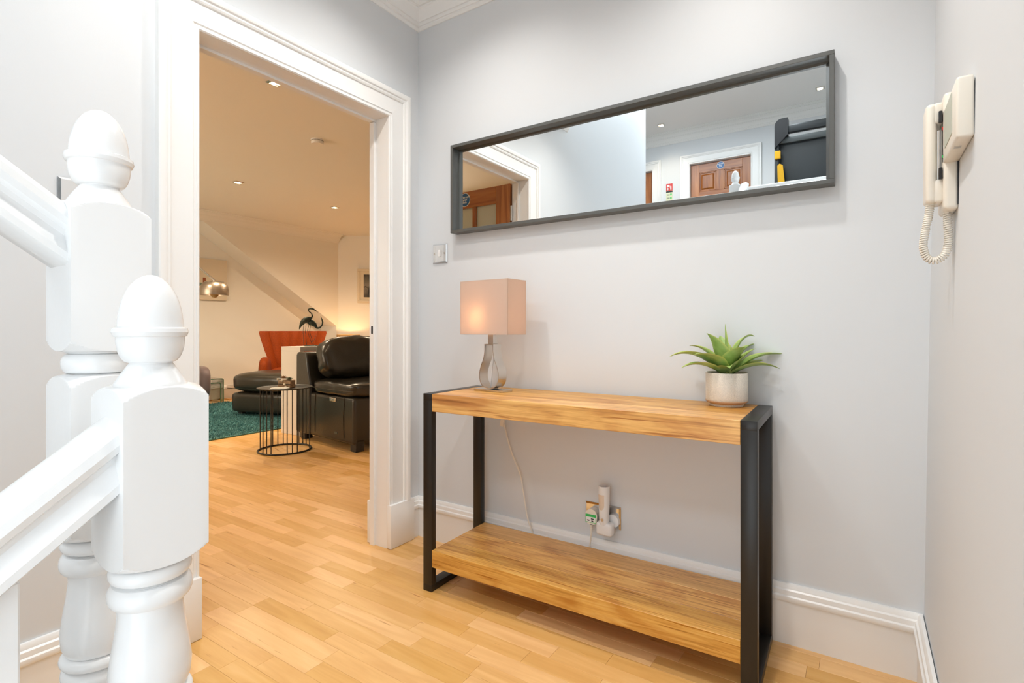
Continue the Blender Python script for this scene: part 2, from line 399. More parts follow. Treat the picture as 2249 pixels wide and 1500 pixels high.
for x, y, l, cut in rest:
    a, c = x - l / 2 + GAP / 2, x + l / 2 - GAP / 2; e, f = y - SW / 2 + GAP / 2, y + SW / 2 - GAP / 2; i = len(vs)
    vs += [(a, e, 0), (c, e, 0), (c, f, 0), (a, f, 0), (a, e, -.0125), (c, e, -.0125), (c, f, -.0125), (a, f, -.0125)]
    fs += [(i, i + 1, i + 2, i + 3), (i, i + 4, i + 5, i + 1), (i + 1, i + 5, i + 6, i + 2), (i + 2, i + 6, i + 7, i + 3), (i + 3, i + 7, i + 4, i)]
me = bpy.data.meshes.new('far_planks'); me.from_pydata(vs, [], fs); fo = new('far_planks', me, 'maple', floor); fo['kind'] = 'stuff'

# door surround, hall side and living-room side
CAS = [(0, 0), (0, .011), (.004, .015), (.009, .015), (.012, .011), (.017, .011), (.021, .015), (.025, .0135), (.085, .0165), (.087, .021), (.093, .024), (.098, .022), (.100, .022), (.104, .027), (.112, .030), (.122, .029), (.126, .026), (.126, 0)]
def surround(name, x0, sgn, lab):
    t = struct(empty(name, (0, 0, 0)), lab)
    P = lambda a, c, y, z: (x0 + sgn * c, y, z)
    for side, ye in ((1, YR), (-1, YL)):
        b = B(); b.loft([(x0 + sgn * c, ye + side * a, .2) for a, c in CAS], [(x0 + sgn * c, ye + side * a, ZT + a) for a, c in CAS])
        b.done('jamb_casing', 'trim', t, 30)
        y0, y1 = sorted((ye - side * .001, ye + side * .150))
        B().box(*sorted((x0, x0 + sgn * .0275)), y0, y1, .0012, .200, .0025, 2).done('plinth_block', 'trim', t, 30)
    b = B(); b.loft([(x0 + sgn * c, YL - a, ZT + a) for a, c in CAS], [(x0 + sgn * c, YR + a, ZT + a) for a, c in CAS]); b.done('head_casing', 'trim', t, 30)
    return t
t1 = surround('trim_1', 0, 1, 'white moulded door surround on the hall side')
t2 = surround('trim_2', -.105, -1, 'white moulded door surround on the living room side')
lin = struct(empty('trim_3'), 'white door lining with stops')
for y0, y1 in ((YR, YR + .03), (YL - .03, YL)): B().box(-.1045, -.0005, y0, y1, 0, ZT).done('lining_jamb', 'trim', lin)
B().box(-.1045, -.0005, YL - .03, YR + .03, ZT, ZT + .03).done('lining_head', 'trim', lin)
B().box(-.104, -.074, YR - .012, YR, 0, ZT - .012, .001).done('door_stop', 'trim', lin)
B().box(-.074, -.060, YL, YL + .012, 0, ZT - .012, .001).done('door_stop', 'trim', lin)
B().box(-.104, -.074, YL, YR, ZT - .010, ZT, .001).done('door_stop', 'trim', lin)
b = B(); b.box(-.090, -.080, YR - .0127, YR - .0115, .985, 1.02); keep = b.done('strike_recess', 'blackgap', lin)
B().box(-.098, -.0765, YR - .0129, YR - .0119, .965, 1.04).done('strike_plate', 'trim', lin)
keep.location.y = -.0014

# skirtings and cornices
b = B(); run(b, SKIRT, (XW, 0), (0, 0), (0, -1), 1, 1); struct(b.done('baseboard_back', 'trim', None, 30), 'white moulded skirting under the console table')
b = B(); run(b, SKIRT, (0, 0), (0, YR + .150), (1, 0), 1, 0); run(b, SKIRT, (0, YL - .150), (0, -1.655), (1, 0), 0, 0); struct(b.done('baseboard_left', 'trim', None, 30), 'white skirting beside the doorway')
b = B(); run(b, SKIRT, (XW, -1.655), (XW, 0), (-1, 0), 0, 1); struct(b.done('baseboard_right', 'trim', None, 30), 'white skirting along the entry phone wall')
b = B(); run(b, CORN, (0, 0), (2.0, 0), (0, -1), 1, 1, CZ); run(b, CORN, (0, -1.59), (0, 0), (1, 0), 0, 1, CZ); run(b, CORN, (1.995, 0), (1.995, -1.59), (-1, 0), 1, 0, CZ)
struct(b.done('trim_4', 'ceil', None, 25), 'white stepped plaster cornice in the hall')

# ------------------------------------------------------------------ staircase: up flight on the left, down flight by the right wall
NY0, NY1 = -1.658, -1.568                     # newel faces
b = B(); 
for i in range(7): b.box(.0, .89, -1.70 - .2214 * (i + 1), -1.70 - .2214 * i, -1.3 if i == 0 else .18 * i - .25, .18 * (i + 1))
struct(b.done('stairs_up', 'stairs'), 'carpeted flight up to the upper landing')
b = B()
for i in range(7): b.box(1.16, 1.945, -1.66 - .22 * (i + 1), -1.66 - .22 * i, -.18 * (i + 1) - .25, -.18 * (i + 1))
struct(b.done('stairs_down', 'stairs'), 'carpeted flight down beside the entry wall')
struct(B().box(.895, 1.155, -3.25, -1.67, -1.4, .0).done('wall_between_flights', 'wall'))
struct(B().box(0, 2.0, -3.4, -1.66, -1.42, -1.4).done('floor_lower', 'stairs'))
b = B(); b.box(-2.6, 1.97, -5.4, -3.25, UF - .22, UF); struct(b.done('floor_upper', 'stairs'), 'upper landing floor')
struct(B().box(.0, 2.0, -3.40, -3.30, -1.4, UF - .22).done('wall_below_landing', 'wall'))

def finial(z):     # acorn with collar, standing on a block whose top is at z
    dome = [(.0335 * math.cos(a), z + .069 + .063 * math.sin(a)) for a in [i * math.pi / 2 / 12 for i in range(13)]][:-1] + [(.0008, z + .132)]
    cup = [(.0225 + .0125 * math.sin(a), z + .027 + .030 * (1 - math.cos(a))) for a in [i * math.pi / 2 / 8 for i in range(9)]]
    return [(.0375, z - .004), (.0375, z + .001), (.036, z + .004), (.030, z + .014), (.0235, z + .024), (.0220, z + .026)] + cup + [(.0350, z + .0575), (.0372, z + .0585), (.0388, z + .063), (.0380, z + .0675), (.0350, z + .0690)] + dome
def block(z0, z1, rn=.040, drop=.014):    # square block with turned shoulders, bottom to top
    rm = .0637; o = []
    for i in range(33): t = i / 32; o.append((rn + (rm - rn) * t, z0 + drop * t ** 1.7))
    for i in range(33): t = 1 - i / 32; o.append((rn + (rm - rn) * t, z1 - drop * t ** 1.7))
    return o
def torus(r, z0, z1, d=.008): return [(r - d + d * math.cos(a), (z0 + z1) / 2 + (z1 - z0) / 2 * math.sin(a)) for a in [-math.pi / 2 + i * math.pi / 8 for i in range(9)]]
def turned(z):   # rings and vase below a block whose bottom is at z, listed top to bottom
    p = [(.0375, z + .004)] + torus(.0425, z - .001, z - .021)[::1] + [(.0375, z - .022)] + torus(.0435, z - .023, z - .049)
    p += [(.034, z - .050), (.0335, z - .060), (.0355, z - .080), (.0395, z - .105), (.0425, z - .130), (.0410, z - .146), (.0370, z - .156)]
    p += torus(.0435, z - .157, z - .173) + torus(.0420, z - .174, z - .196)
    p += [(.030, z - .198), (.028, z - .22), (.030, z - .27), (.036, z - .31), (.040, z - .34), (.040, z - .345)]
    return p
def newel(x, yc, base, top, lab, tall):
    t = empty('newel_post', (x, yc, base), 0, lab, 'newel post', 'white banister newels')
    zb = .729
    h1 = top - base if False else top
    prof = []
    if tall: prof = block(.975, 1.172)[::-1] + [(.038, .974)] + torus(.0415, .972, .946) + block(zb, .944)[::-1]
    else: prof = block(zb, .938)[::-1]
    prof = prof + turned(zb)
    zl = zb - .348
    prof += block(-.02, zl)[::-1]
    top_z = 1.172 if tall else .938
    b = B(); b.lathe(prof, 112, .045); b.done('post', 'gloss', t, 28)
    b = B(); b.lathe(finial(top_z), 40); b.done('finial', 'gloss', t, 28)
    return t
n_front = newel(1.0975, -1.613, 0, .938, 'shorter white newel post with acorn finial, nearest the camera', False)
n_rear = newel(.9425, -1.613, 0, 1.172, 'taller white two-block newel post behind the front newel', True)
n_up = newel(.856, -3.25, UF - .10, 0, 'white newel post on the upper landing seen in the mirror', True)
n_up.location.z = 2.454 - 1.304
B().tube([(-.112, 0, .876), (-.085, 0, .876), (-.045, 0, .876)], [.012, .016, .014], 20).done('spacer_dowel', 'gloss', n_front, 40)

RAIL = [(-.028, 0), (.028, 0), (.0355, .004), (.0355, .012), (.028, .022), (.0245, .030), (.0265, .036), (.034, .040), (.0365, .047), (.034, .056), (.024, .064), (.010, .068), (-.010, .068), (-.024, .064), (-.034, .056), (-.0365, .047), (-.034, .040), (-.0265, .036), (-.0245, .030), (-.028, .022), (-.0355, .012), (-.0355, .004)]
def rail(name, x, y0, z0, y1, z1, lab):
    t = empty(name, (x, y0, z0 - .9), 0, lab, 'banister', 'white banister rails')
    vs = 1 / math.cos(math.atan2(abs(z1 - z0), abs(y1 - y0)))
    A = [(p, 0, .9 + h * vs) for p, h in RAIL]; Q = [(p, y1 - y0, .9 + z1 - z0 + h * vs) for p, h in RAIL]
    B().loft(A, Q).done('handrail', 'gloss', t, 30)
    return t
SL = .745
rd = rail('banister', 1.0975, NY0 + .004, .822, -3.25, .822 - SL * 1.596, 'white banister running down from the front newel')
for i in range(7):
    yb = -.098 - .215 * i; zt = .9 + SL * yb + .004
    z0 = .9 - .822 - .18 * (1 + (-yb) / .22) + .16
    bb = B(); bb.box(-.0165, .0165, yb - .0165, yb + .0165, min(zt - .12, z0 + .0), zt, .002); bb.done('baluster', 'gloss', rd)
ru = rail('banister', .9425, NY0 + .004, 1.083, -3.205, 1.083 + SL * 1.55, 'white banister climbing from the taller newel')
for i in range(6):
    yb = -.19 - .215 * i; zt = .9 + SL * (-yb) + .004; zb_ = .9 - 1.083 + .82 * (-yb) + .12
    B().box(-.0165, .0165, yb - .0165, yb + .0165, zb_, zt, .002).done('baluster', 'gloss', ru)
B().box(-.02, .02, -1.545, -.05, -.30 + .05, -.18).done('string_cap', 'gloss', ru) if False else None
t = empty('landing_balustrade', (1.4, -3.25, UF), 0, 'white horizontal balustrade of the upper landing seen in the mirror', 'balustrade')
B().loft([(-.503, p, .962 + h) for p, h in RAIL], [(.56, p, .962 + h) for p, h in RAIL]).done('handrail', 'gloss', t, 30)
B().box(-.503, .56, -.03, .03, .0, .05, .003).done('base_rail', 'gloss', t)
for i in range(9): xb = -.42 + .115 * i; B().box(xb - .0165, xb + .0165, -.0165, .0165, .05, .965, .002).done('baluster', 'gloss', t)

# ------------------------------------------------------------------ upper landing (seen in the mirror)
YB = -5.40
DX0, DX1, DZ = -.122, .640, UF + 1.981
EX1 = -.640; EX0 = EX1 - .762
b = B(); b.box(-2.6, EX0 - .03, YB - .12, YB, UF, UZ); b.box(EX1 + .03, DX0 - .03, YB - .12, YB, UF, UZ); b.box(DX1 + .03, 2.0, YB - .12, YB, UF, UZ)
b.box(EX0 - .03, EX1 + .03, YB - .12, YB, DZ + .03, UZ); b.box(DX0 - .03, DX1 + .03, YB - .12, YB, DZ + .03, UZ)
struct(b.done('wall_upper_back', 'wall'), 'grey wall of the upper landing')
struct(B().box(-2.7, -2.6, -5.5, -3.295, UF, UZ).done('wall_upper_left', 'wall'))
struct(B().box(-2.6, -.105, -3.395, -3.295, UF, UZ).done('wall_upper_side', 'wall'))
b = B(); run(b, CORN, (2.0, YB), (-2.6, YB), (0, 1), 0, 0, UZ); struct(b.done('trim_5', 'ceil', None, 25), 'white cornice over the upper landing doors')
CAS2 = CAS
def up_door(name, x0, x1, lab, tr, sign):
    t = struct(empty(tr), 'white door surround on the upper landing')
    for side, xe in ((1, x1), (-1, x0)):
        B().loft([(xe + side * a, YB + c, UF) for a, c in CAS2], [(xe + side * a, YB + c, DZ + a) for a, c in CAS2]).done('jamb_casing', 'trim', t, 30)
        xx = sorted((xe, xe + side * .03)); B().box(xx[0], xx[1], YB - .12, YB - .0005, UF, DZ).done('lining_jamb', 'trim', t)
    B().loft([(x0 - a, YB + c, DZ + a) for a, c in CAS2], [(x1 + a, YB + c, DZ + a) for a, c in CAS2]).done('head_casing', 'trim', t, 30)
    B().box(x0 - .03, x1 + .03, YB - .12, YB - .0005, DZ, DZ + .03).done('lining_head', 'trim', t)
    d = struct(empty(name, ((x0 + x1) / 2, YB - .045, UF)), lab)
    wd = (x1 - x0) - .006; h = 1.975; yf, yb = .0, -.04; hw = wd / 2
    st = .105; mid = .10
    for s in (-1, 1): B().box(min(s * hw, s * (hw - st)), max(s * hw, s * (hw - st)), yb, yf, .004, h, .002).done('stile', 'pine', d)
    rails = [(.004, .22), (.86, 1.0), (1.50, 1.60), (h - .115, h)]
    for z0, z1 in rails: B().box(-hw + st, hw - st, yb, yf, z0, z1, .002).done('rail', 'pineh', d)
    for (z0, z1) in ((.22, .86), (1.0, 1.50), (1.60, h - .115)):
        B().box(-mid / 2, mid / 2, yb, yf, z0, z1, .002).done('muntin', 'pine', d)
        for s in (-1, 1):
            xa, xb = sorted((s * mid / 2, s * (hw - st)))
            bb = B(); bb.box(xa, xb, yb + .008, yf - .014, z0, z1)
            i = .028
            bb.loft([(xa + i, yf - .014, z0 + i), (xb - i, yf - .014, z0 + i), (xb - i, yf - .014, z1 - i), (xa + i, yf - .014, z1 - i)],
                    [(xa + i + .018, yf - .004, z0 + i + .018), (xb - i - .018, yf - .004, z0 + i + .018), (xb - i - .018, yf - .004, z1 - i - .018), (xa + i + .018, yf - .004, z1 - i - .018)])
            bb.done('panel', 'pine', d)
            fr = B(); k = .012
            for q in ((xa, xa + k, z0, z1), (xb - k, xb, z0, z1), (xa, xb, z0, z0 + k), (xa, xb, z1 - k, z1)): fr.box(q[0], q[1], yf - .014, yf - .003, q[2], q[3], .002)
            fr.done('panel_moulding', 'pine', d)
    b = B(); b.tube([(hw - .06, .0, .98), (hw - .06, .045, .98)], .009); b.tube([(hw - .06, .045, .98), (hw - .17, .045, .98)], .008); b.done('lever_handle', 'chrome', d, 40)
    return d
up_door('door_2', DX0, DX1, 'six panel red pine fire door on the upper landing', 'trim_6', 1)
up_door('door_3', EX0, EX1, 'left pine door on the upper landing', 'trim_7', 1)

def round_sign(name, loc, rot, rad, lab):
    t = empty(name, loc, 0, lab, 'sign', 'blue fire door signs'); t.rotation_euler = rot
    B().lathe([(rad, 0), (rad, .0012), (rad - .0006, .0016)], 40).done('white_ring', 'white', t)
    B().lathe([(rad * .93, .0014), (rad * .93, .0020)], 40).done('blue_disc', 'blue', t)
    text('lettering', 'Fire door\nkeep\nshut', rad * .44, 'white', t, Matrix.Translation((0, .012 * rad, .0021)), bold=.0004)
    return t
round_sign('fire_door_sign', ((DX0 + DX1) / 2 + .005, YB - .045 + .0005, UF + 1.918), (R(90), 0, R(180)), .048, 'round blue fire door sign on the upper landing door, seen in the mirror')
t = empty('extinguisher_sign', (-.40, YB, 2.76), R(180), 'tall red and cream fire extinguisher sign on the upper landing wall', 'sign')
B().box(-.045, .045, -.0025, -.0002, -.15, .262).done('sign_panel', 'signcream', t)
B().box(-.045, .045, -.0034, -.0024, .165, .262).done('red_panel', 'red', t)
b = B(); b.tube([(-.022, -.0045, .175), (-.022, -.0045, .225)], .009, 10); b.tube([(-.022, -.0045, .228), (-.022, -.0045, .242), (-.008, -.0045, .244), (-.004, -.0045, .21)], .003, 8); b.done('extinguisher_symbol', 'white', t)
b = B(); b.tube([(.018, -.0045, .175), (.013, -.0045, .19), (.02, -.0045, .208), (.027, -.0045, .19)], .006, 8, closed=True); b.box(.005, .032, -.004, -.0034, .22, .248); b.done('flame_symbol', 'white', t)
B().box(-.045, .045, -.0034, -.0024, .143, .163).done('black_band', 'black', t)
for i, c in enumerate(('green', 'green', 'red', 'green', 'yellow')):
    z = .115 - .046 * i; b = B(); b.box(-.033, -.012, -.0034, -.0024, z - .014, z + .012); b.done('symbol_square', c, t)
    b = B(); b.box(-.004, .034, -.0034, -.0024, z - .003, z + .003); b.box(-.004, .026, -.0034, -.0024, z - .012, z - .007); b.done('text_line', 'black' if False else 'treadlite', t)

# folded treadmill standing upright on the upper landing
t = empty('folded_treadmill', (1.42, -4.12, UF), 0, 'black folded treadmill with yellow clips standing on the upper landing', 'treadmill')
B().box(-.31, .33, -.06, .02, .12, 1.70, .02, 3).done('deck', 'tread', t, 40)
for z in (1.655, 1.20, .75, .35): B().box(-.30, .33, .02, .055, z - .03, z + .03, .008, 2).done('cross_bar', 'treadlite', t, 40)
B().box(-.32, .33, .0, .07, 1.72, 1.80, .015, 2).done('end_roller', 'tread', t, 40)
b = B(); b.prism(arc((-.27, 1.80), .07, math.pi, math.pi / 2, 6) + [(-.22, 1.87), (-.22, 1.70), (-.34, 1.58)], 'y', -.02, .085); b.done('end_cap', 'dark', t)
B().box(-.345, -.30, -.05, .06, .2, 1.62, .012, 2).done('side_rail', 'tread', t, 40)
B().box(-.340, -.285, .055, .085, 1.47, 1.55, .006).done('yellow_clip', 'yellow', t)
b = B(); b.prism([(-.31, 1.22), (-.27, 1.18), (-.25, 1.24), (-.265, 1.40), (-.295, 1.42), (-.315, 1.40)], 'y', .056, .08); b.done('yellow_clip', 'yellow', t)
B().tube([(-.27, .07, 1.20), (-.272, .07, 1.0)], .007, 8).done('gas_strut', 'treadlite', t)
B().box(-.36, .34, -.16, .20, 0, .12, .02, 2).done('foot_frame', 'tread', t, 40)

def downlight(x, y, z, mat, lab, grp, power=0, col=WARM, rz=0, spot=156):
    t = empty('ceiling_downlight', (x, y, z), rz, lab, 'downlight', grp)
    b = B(); k, o = .043, .028; bz = [(-k, -k), (k, -k), (k, k), (-k, k)]
    for i in range(4):
        a, c = Vector(bz[i]), Vector(bz[(i + 1) % 4]); ai, ci = a * (o / k), c * (o / k)
        b.loft([(*a, 0), (*c, 0), (*c, -.004), (*a, -.004)], [(*ai, -.001), (*ci, -.001), (*ci, -.009), (*ai, -.009)])
    b.done('bezel', 'nickel', t)
    B().lathe([(.024, -.001), (.024, -.004), (.019, -.006)], 20).done('bulb', mat, t)
    if power:
        d = bpy.data.lights.new('downlight_beam', 'SPOT'); d.energy = power; d.color = col; d.spot_size = R(spot); d.spot_blend = .9; d.shadow_soft_size = .02 if spot > 150 else .035
        o = bpy.data.objects.new('downlight_beam', d); COL.objects.link(o); o.parent = t; o.location = (0, 0, -.02)
    return t
UC = (1.0, .84, .64)
downlight(-.385, -4.99, UZ, 'bulbwhite', 'chrome square downlight on the upper ceiling near the landing doors', 'upper landing downlights', 14, UC, 0, 125)
downlight(1.43, -4.92, UZ, 'bulbwhite', 'chrome square downlight on the upper ceiling above the treadmill', 'upper landing downlights', 14, UC, 0, 125)
HC = (1.0, .965, .92)
for x_, y_, l_ in ((.50, -.52, 'above the corner by the light switch'), (1.45, -.52, 'above the potted agave'), (.50, -1.20, 'above the doorway side of the hall'), (1.45, -1.20, 'above the entry phone side of the hall')):
    downlight(x_, y_, CZ, 'bulbwhite', 'hall ceiling downlight ' + l_, 'hall downlights', 19.5, HC, 0, 138)

# unseen stair window added on the right wall to go with the fill light
t = struct(empty('added_window_1', (1.975, -2.72, 1.35)), 'tall unseen stair window added for the fill light')
for a in ((-.56, -.50), (.50, .56), (-.02, .02)): B().box(-.03, .0, a[0], a[1], -1.25, 1.25).done('window_frame', 'trim', t)
for a in ((-1.27, -1.21), (1.21, 1.27), (-.02, .02)): B().box(-.03, .0, -.56, .56, a[0], a[1]).done('window_frame', 'trim', t)

# ------------------------------------------------------------------ living room shell
LX, AX = -5.95, -5.55
struct(B().box(LX - .12, LX, -3.0, 6.6, -.02, 2.72).done('wall_living_far', 'lwall'), 'cream recess wall under the sloping stair')
b = B(); b.prism([(1.49, 2.6), (3.85, 1.07), (3.85, 0), (4.3, 0), (4.3, 2.6)], 'x', LX, AX); struct(b.done('wall_stair_soffit', 'lwall'), 'sloping underside of the stair in the living room')
e0 = Vector((AX, 3.892)); ed = Vector((.725, .688)); e1 = e0 + ed * 3.6; nn = Vector((-.688, .725)) * .12
b = B(); b.prism([tuple(e0), tuple(e1), tuple(e1 + nn), tuple(e0 + nn)], 'z', 0, 2.6); struct(b.done('wall_living_angled', 'lwall'), 'angled living room wall behind the sofa')
struct(B().box(-3.1, -.105, 6.35, 6.47, 0, 2.6).done('wall_living_end', 'lwall'))
struct(B().box(LX, -.105, -3.12, -3.0, 0, 2.6).done('wall_living_window', 'lwall'))
struct(B().box(LX - .12, -.1055, -3.12, 6.6, CZ, CZ + .1).done('ceiling_living', 'ceil'), 'living room ceiling')
b = B(); run(b, CORN, (AX, 3.89), (AX, 1.49), (1, 0), 0, 0, CZ); run(b, CORN, (LX, 1.6), (LX, -3.0), (1, 0), 0, 0, CZ); struct(b.done('trim_8', 'ceil', None, 25), 'cornice above the sloping stair wall')
b = B(); run(b, SKIRT, (LX, 3.85), (LX, -3.0), (1, 0), 0, 0); struct(b.done('baseboard_living', 'trim', None, 30), 'living room skirting')
t = struct(empty('window_2', (-3.7, -2.99, 1.60)), 'living room window')
for a in ((-1.3, -1.22), (1.22, 1.3), (-.03, .03)): B().box(a[0], a[1], -.01, .03, -.70, .70).done('window_frame', 'trim', t)
for a in ((-.70, -.63), (.63, .70)): B().box(-1.3, 1.3, -.01, .03, a[0], a[1]).done('window_frame', 'trim', t)
GL = 'living room downlights'
for i, (x, y, l) in enumerate(((-1.338, .087, 'square downlight just inside the living room doorway'), (-3.803, 1.208, 'square downlight left of the smoke alarm, over the rug'), (-3.903, 2.538, 'small square downlight farthest back, over the rust armchair'))):
    downlight(x, y, CZ, 'bulbglow', l, GL, (10, 64, 90)[i], WARM)
for x_, y_, l_ in ((-3.8, -.2, 'over the plum chair side'), (-2.6, 3.3, 'over the far end of the sofa')):
    downlight(x_, y_, CZ, 'bulbglow', 'added living room downlight ' + l_ + ', out of sight', GL, 62, WARM)  # extra unseen downlights added to brighten the living room
t = empty('smoke_alarm', (-1.996, .882, CZ), 0, 'round white smoke alarm on the living room ceiling', 'smoke alarm')
B().lathe([(.052, 0), (.052, -.012)], 32).done('base', 'whiteplastic', t, 40)
B().lathe([(.05, -.012), (.05, -.030), (.044, -.038), (.02, -.040), (.0005, -.040)], 32).done('cover', 'whiteplastic', t, 40)
B().lathe([(.0515, -.0115), (.0515, -.0145)], 32).done('vent_slot', 'dark', t)

# open glazed door, hinged on the far jamb (seen in the mirror)
ang = R(181)
d1 = struct(empty('door_1', (-.125, YL - .006, 0), ang), 'open red pine glazed fire door of the living room')
Wd, Hd = .80, 1.972
for x0, x1 in ((.0, .115), (Wd - .115, Wd)): B().box(x0, x1, -.02, .02, .006, Hd, .002).done('stile', 'pine', d1)
for z0, z1 in ((.006, .24), (.84, .98), (Hd - .115, Hd)): B().box(.115, Wd - .115, -.02, .02, z0, z1, .002).done('rail', 'pineh', d1)
for k in (1, 2):
    xm = .115 + (Wd - .23) * k / 3; B().box(xm - .016, xm + .016, -.018, .018, .98, Hd - .115, .003).done('glazing_bar', 'pine', d1)
for z in (1.27, 1.56): B().box(.115, Wd - .115, -.018, .018, z - .014, z + .014, .003).done('glazing_bar', 'pineh', d1)
for k in range(3):
    for j, (z0, z1) in enumerate(((.98, 1.27), (1.27, 1.56), (1.56, Hd - .115))):
        x0 = .115 + (Wd - .23) * k / 3; B().box(x0, x0 + (Wd - .23) / 3, -.004, .004, z0, z1).done('pane', 'frosted', d1)
B().box(.115, Wd - .115, -.008, .008, .24, .84).done('panel', 'pine', d1)
for z in (.25, .98, 1.775):
    b = B(); b.tube([(-.009, -.016, z - .05), (-.009, -.016, z + .05)], .0065, 12); b.box(-.0028, -.0004, -.016, .014, z - .05, z + .05)
    b.done('hinge', 'nickel', d1, 40)
B().box(.005, .03, -.0203, -.0195, .9, 1.0).done('latch', 'nickel', d1)
sg = round_sign('fire_door_sign', (0, 0, 0), (0, 0, 0), .048, 'round blue fire door sign on the open living room door, seen in the mirror')
sg.location = d1.location + Vector((math.cos(ang) * .385 + math.sin(ang) * .0205, math.sin(ang) * .385 - math.cos(ang) * .0205, 1.915))
sg.rotation_euler = (R(90), 0, ang)

# ------------------------------------------------------------------ console table
ct = empty('console_table', (.9879, -.207, 0), .0229, 'mango wood console table with black steel loop legs and lower shelf', 'console table')
hw, hd, H, lw, lt = .5901, .1755, .7586, .0423, .026
for s in (-1, 1):
    x0, x1 = sorted((s * hw, s * (hw - lw)))
    lp = empty('leg_frame', (0, 0, 0)); lp.parent = ct
    f = B(); f.box(x0, x1, -hd, -hd + lt, lt - .001, H - lt + .001, .0015, 2); f.done('front_leg', 'steel', lp, 40)
    f = B(); f.box(x0, x1, hd - lt, hd, lt - .001, H - lt + .001, .0015, 2); f.done('rear_leg', 'steel', lp, 40)
    f = B(); f.box(x0, x1, -hd, hd, H - lt, H, .0015, 2); f.done('top_bar', 'steel', lp, 40)
    f = B(); f.box(x0, x1, -hd, hd, 0, lt, .0015, 2); f.done('floor_bar', 'steel', lp, 40)
xi = hw - lw
def boards(nm, z0, z1, cuts, y0, y1):
    t = empty(nm, (0, 0, 0)); t.parent = ct
    ys = [y0] + cuts + [y1]
    for a, c in zip(ys, ys[1:]): B().box(-xi + .0004, xi - .0004, a + .0001, c - .0001, z0, z1, .0012).done('board', 'mango', t)
    return t
boards('table_top', H - .0676, H - .0004, [-.062, .055], -hd + .0008, hd - .002)
boards('shelf', .0957, .1611, [-.068, .052], -hd + .0008, hd - .002)

# ------------------------------------------------------------------ mirror
mt = empty('wall_mirror', (.99545, 0, 1.4452), 0, 'long wall mirror in a deep dark grey box frame', 'mirror')
mw, mh, md, fw = .75015, .4018, .0493, .0135
for (x0, x1, z0, z1, lab) in ((-mw, mw, mh - fw, mh, 'top'), (-mw, mw, 0, fw, 'bottom'), (-mw, -mw + fw, fw, mh - fw, 'l'), (mw - fw, mw, fw, mh - fw, 'r')):
    B().box(x0, x1, -md, -.0006, z0, z1, .0008).done('frame_bar', 'frame', mt)
gi = .0095
i0, i1, k0, k1 = -mw + fw + .0003, mw - fw - .0003, fw + .0003, mh - fw - .0003
gy = -.012
b = B(); b.raw([(i0, gy + .0022, k0), (i1, gy + .0022, k0), (i1, gy + .0022, k1), (i0, gy + .0022, k1), (i0 + gi, gy, k0 + gi), (i1 - gi, gy, k0 + gi), (i1 - gi, gy, k1 - gi), (i0 + gi, gy, k1 - gi),
                (i0, -.004, k0), (i1, -.004, k0), (i1, -.004, k1), (i0, -.004, k1)],
               [(4, 5, 6, 7), (0, 1, 5, 4), (1, 2, 6, 5), (2, 3, 7, 6), (3, 0, 4, 7), (8, 9, 1, 0), (9, 10, 2, 1), (10, 11, 3, 2), (11, 8, 0, 3), (8, 11, 10, 9)])
b.done('mirror_glass', 'mirror', mt)

# ------------------------------------------------------------------ table lamp on the console
lz = H
lp = empty('table_lamp', (.578, -.180, lz), -.05, 'lit table lamp with peach rectangular shade and teardrop metal base', 'lamp')
B().box(-.074, .074, -.031, .031, 0, .008, .001, 2).done('base_plate', 'nickel', lp)
# teardrop ribbon
out = []
def tear(k):
    pts = []
    for i in range(41):
        t = -1 + 2 * i / 40; a = abs(t)
        pts.append(None)
    return pts
half = spline([(.001, 0, .010), (.026, 0, .017), (.041, 0, .038), (.0445, 0, .068), (.037, 0, .100), (.026, 0, .128), (.0205, 0, .158), (.0200, 0, .186)], 6)
ring = [(-p.x * 1.12, p.z) for p in half[::-1]] + [(p.x * 1.12, p.z) for p in half]
def offset(poly, d):
    o = []
    for i in range(len(poly)):
        a = Vector(poly[max(i - 1, 0)]); c = Vector(poly[min(i + 1, len(poly) - 1)]); t = (c - a).normalized(); o.append((poly[i][0] - t.y * d, poly[i][1] + t.x * d))
    return o
inn = offset(ring, .003)
vs, fs = [], []
for y_ in (-.026, .026):
    for (x_, z_) in ring: vs.append((x_, y_, z_))
    for (x_, z_) in inn: vs.append((x_, y_, z_))
n = len(ring)
for i in range(n - 1):
    fs += [(i, i + 1, 2 * n + i + 1, 2 * n + i), (n + i, n + i + 1, 3 * n + i + 1, 3 * n + i), (i, i + 1, n + i + 1, n + i), (2 * n + i, 2 * n + i + 1, 3 * n + i + 1, 3 * n + i)]
fs += [(0, n, 3 * n, 2 * n), (n - 1, 2 * n - 1, 4 * n - 1, 3 * n - 1)]
b = B(); b.raw(vs, fs); b.box(-.0226, .0226, -.026, .026, .184, .188); b.done('teardrop_band', 'nickel', lp, 35)
B().box(-.014, .014, -.014, .014, .188, .236, .001).done('neck', 'nickel', lp)
B().tube(spline([(.004, .004, .186), (.002, .004, .15), (-.006, .006, .10), (-.014, .008, .05), (-.018, .012, .018), (-.010, .022, .012), (.002, .034, .011)], 6), .0026, 8).done('flex_in_base', 'whiteplastic', lp, 40)
sw, sd, s0, s1 = .120, .061, .2265, .4405
for (x0, x1, y0, y1) in ((-sw, sw, -sd, -sd + .0012), (-sw, sw, sd - .0012, sd), (-sw, -sw + .0012, -sd, sd), (sw - .0012, sw, -sd, sd)):
    B().box(x0, x1, y0, y1, s0, s1).done('shade_panel', 'shade', lp)
b = B()
for z in (s0 + .001, s1 - .001): b.tube([(-sw + .002, -sd + .002, z), (sw - .002, -sd + .002, z), (sw - .002, sd - .002, z), (-sw + .002, sd - .002, z)], .0012, 6, closed=True)
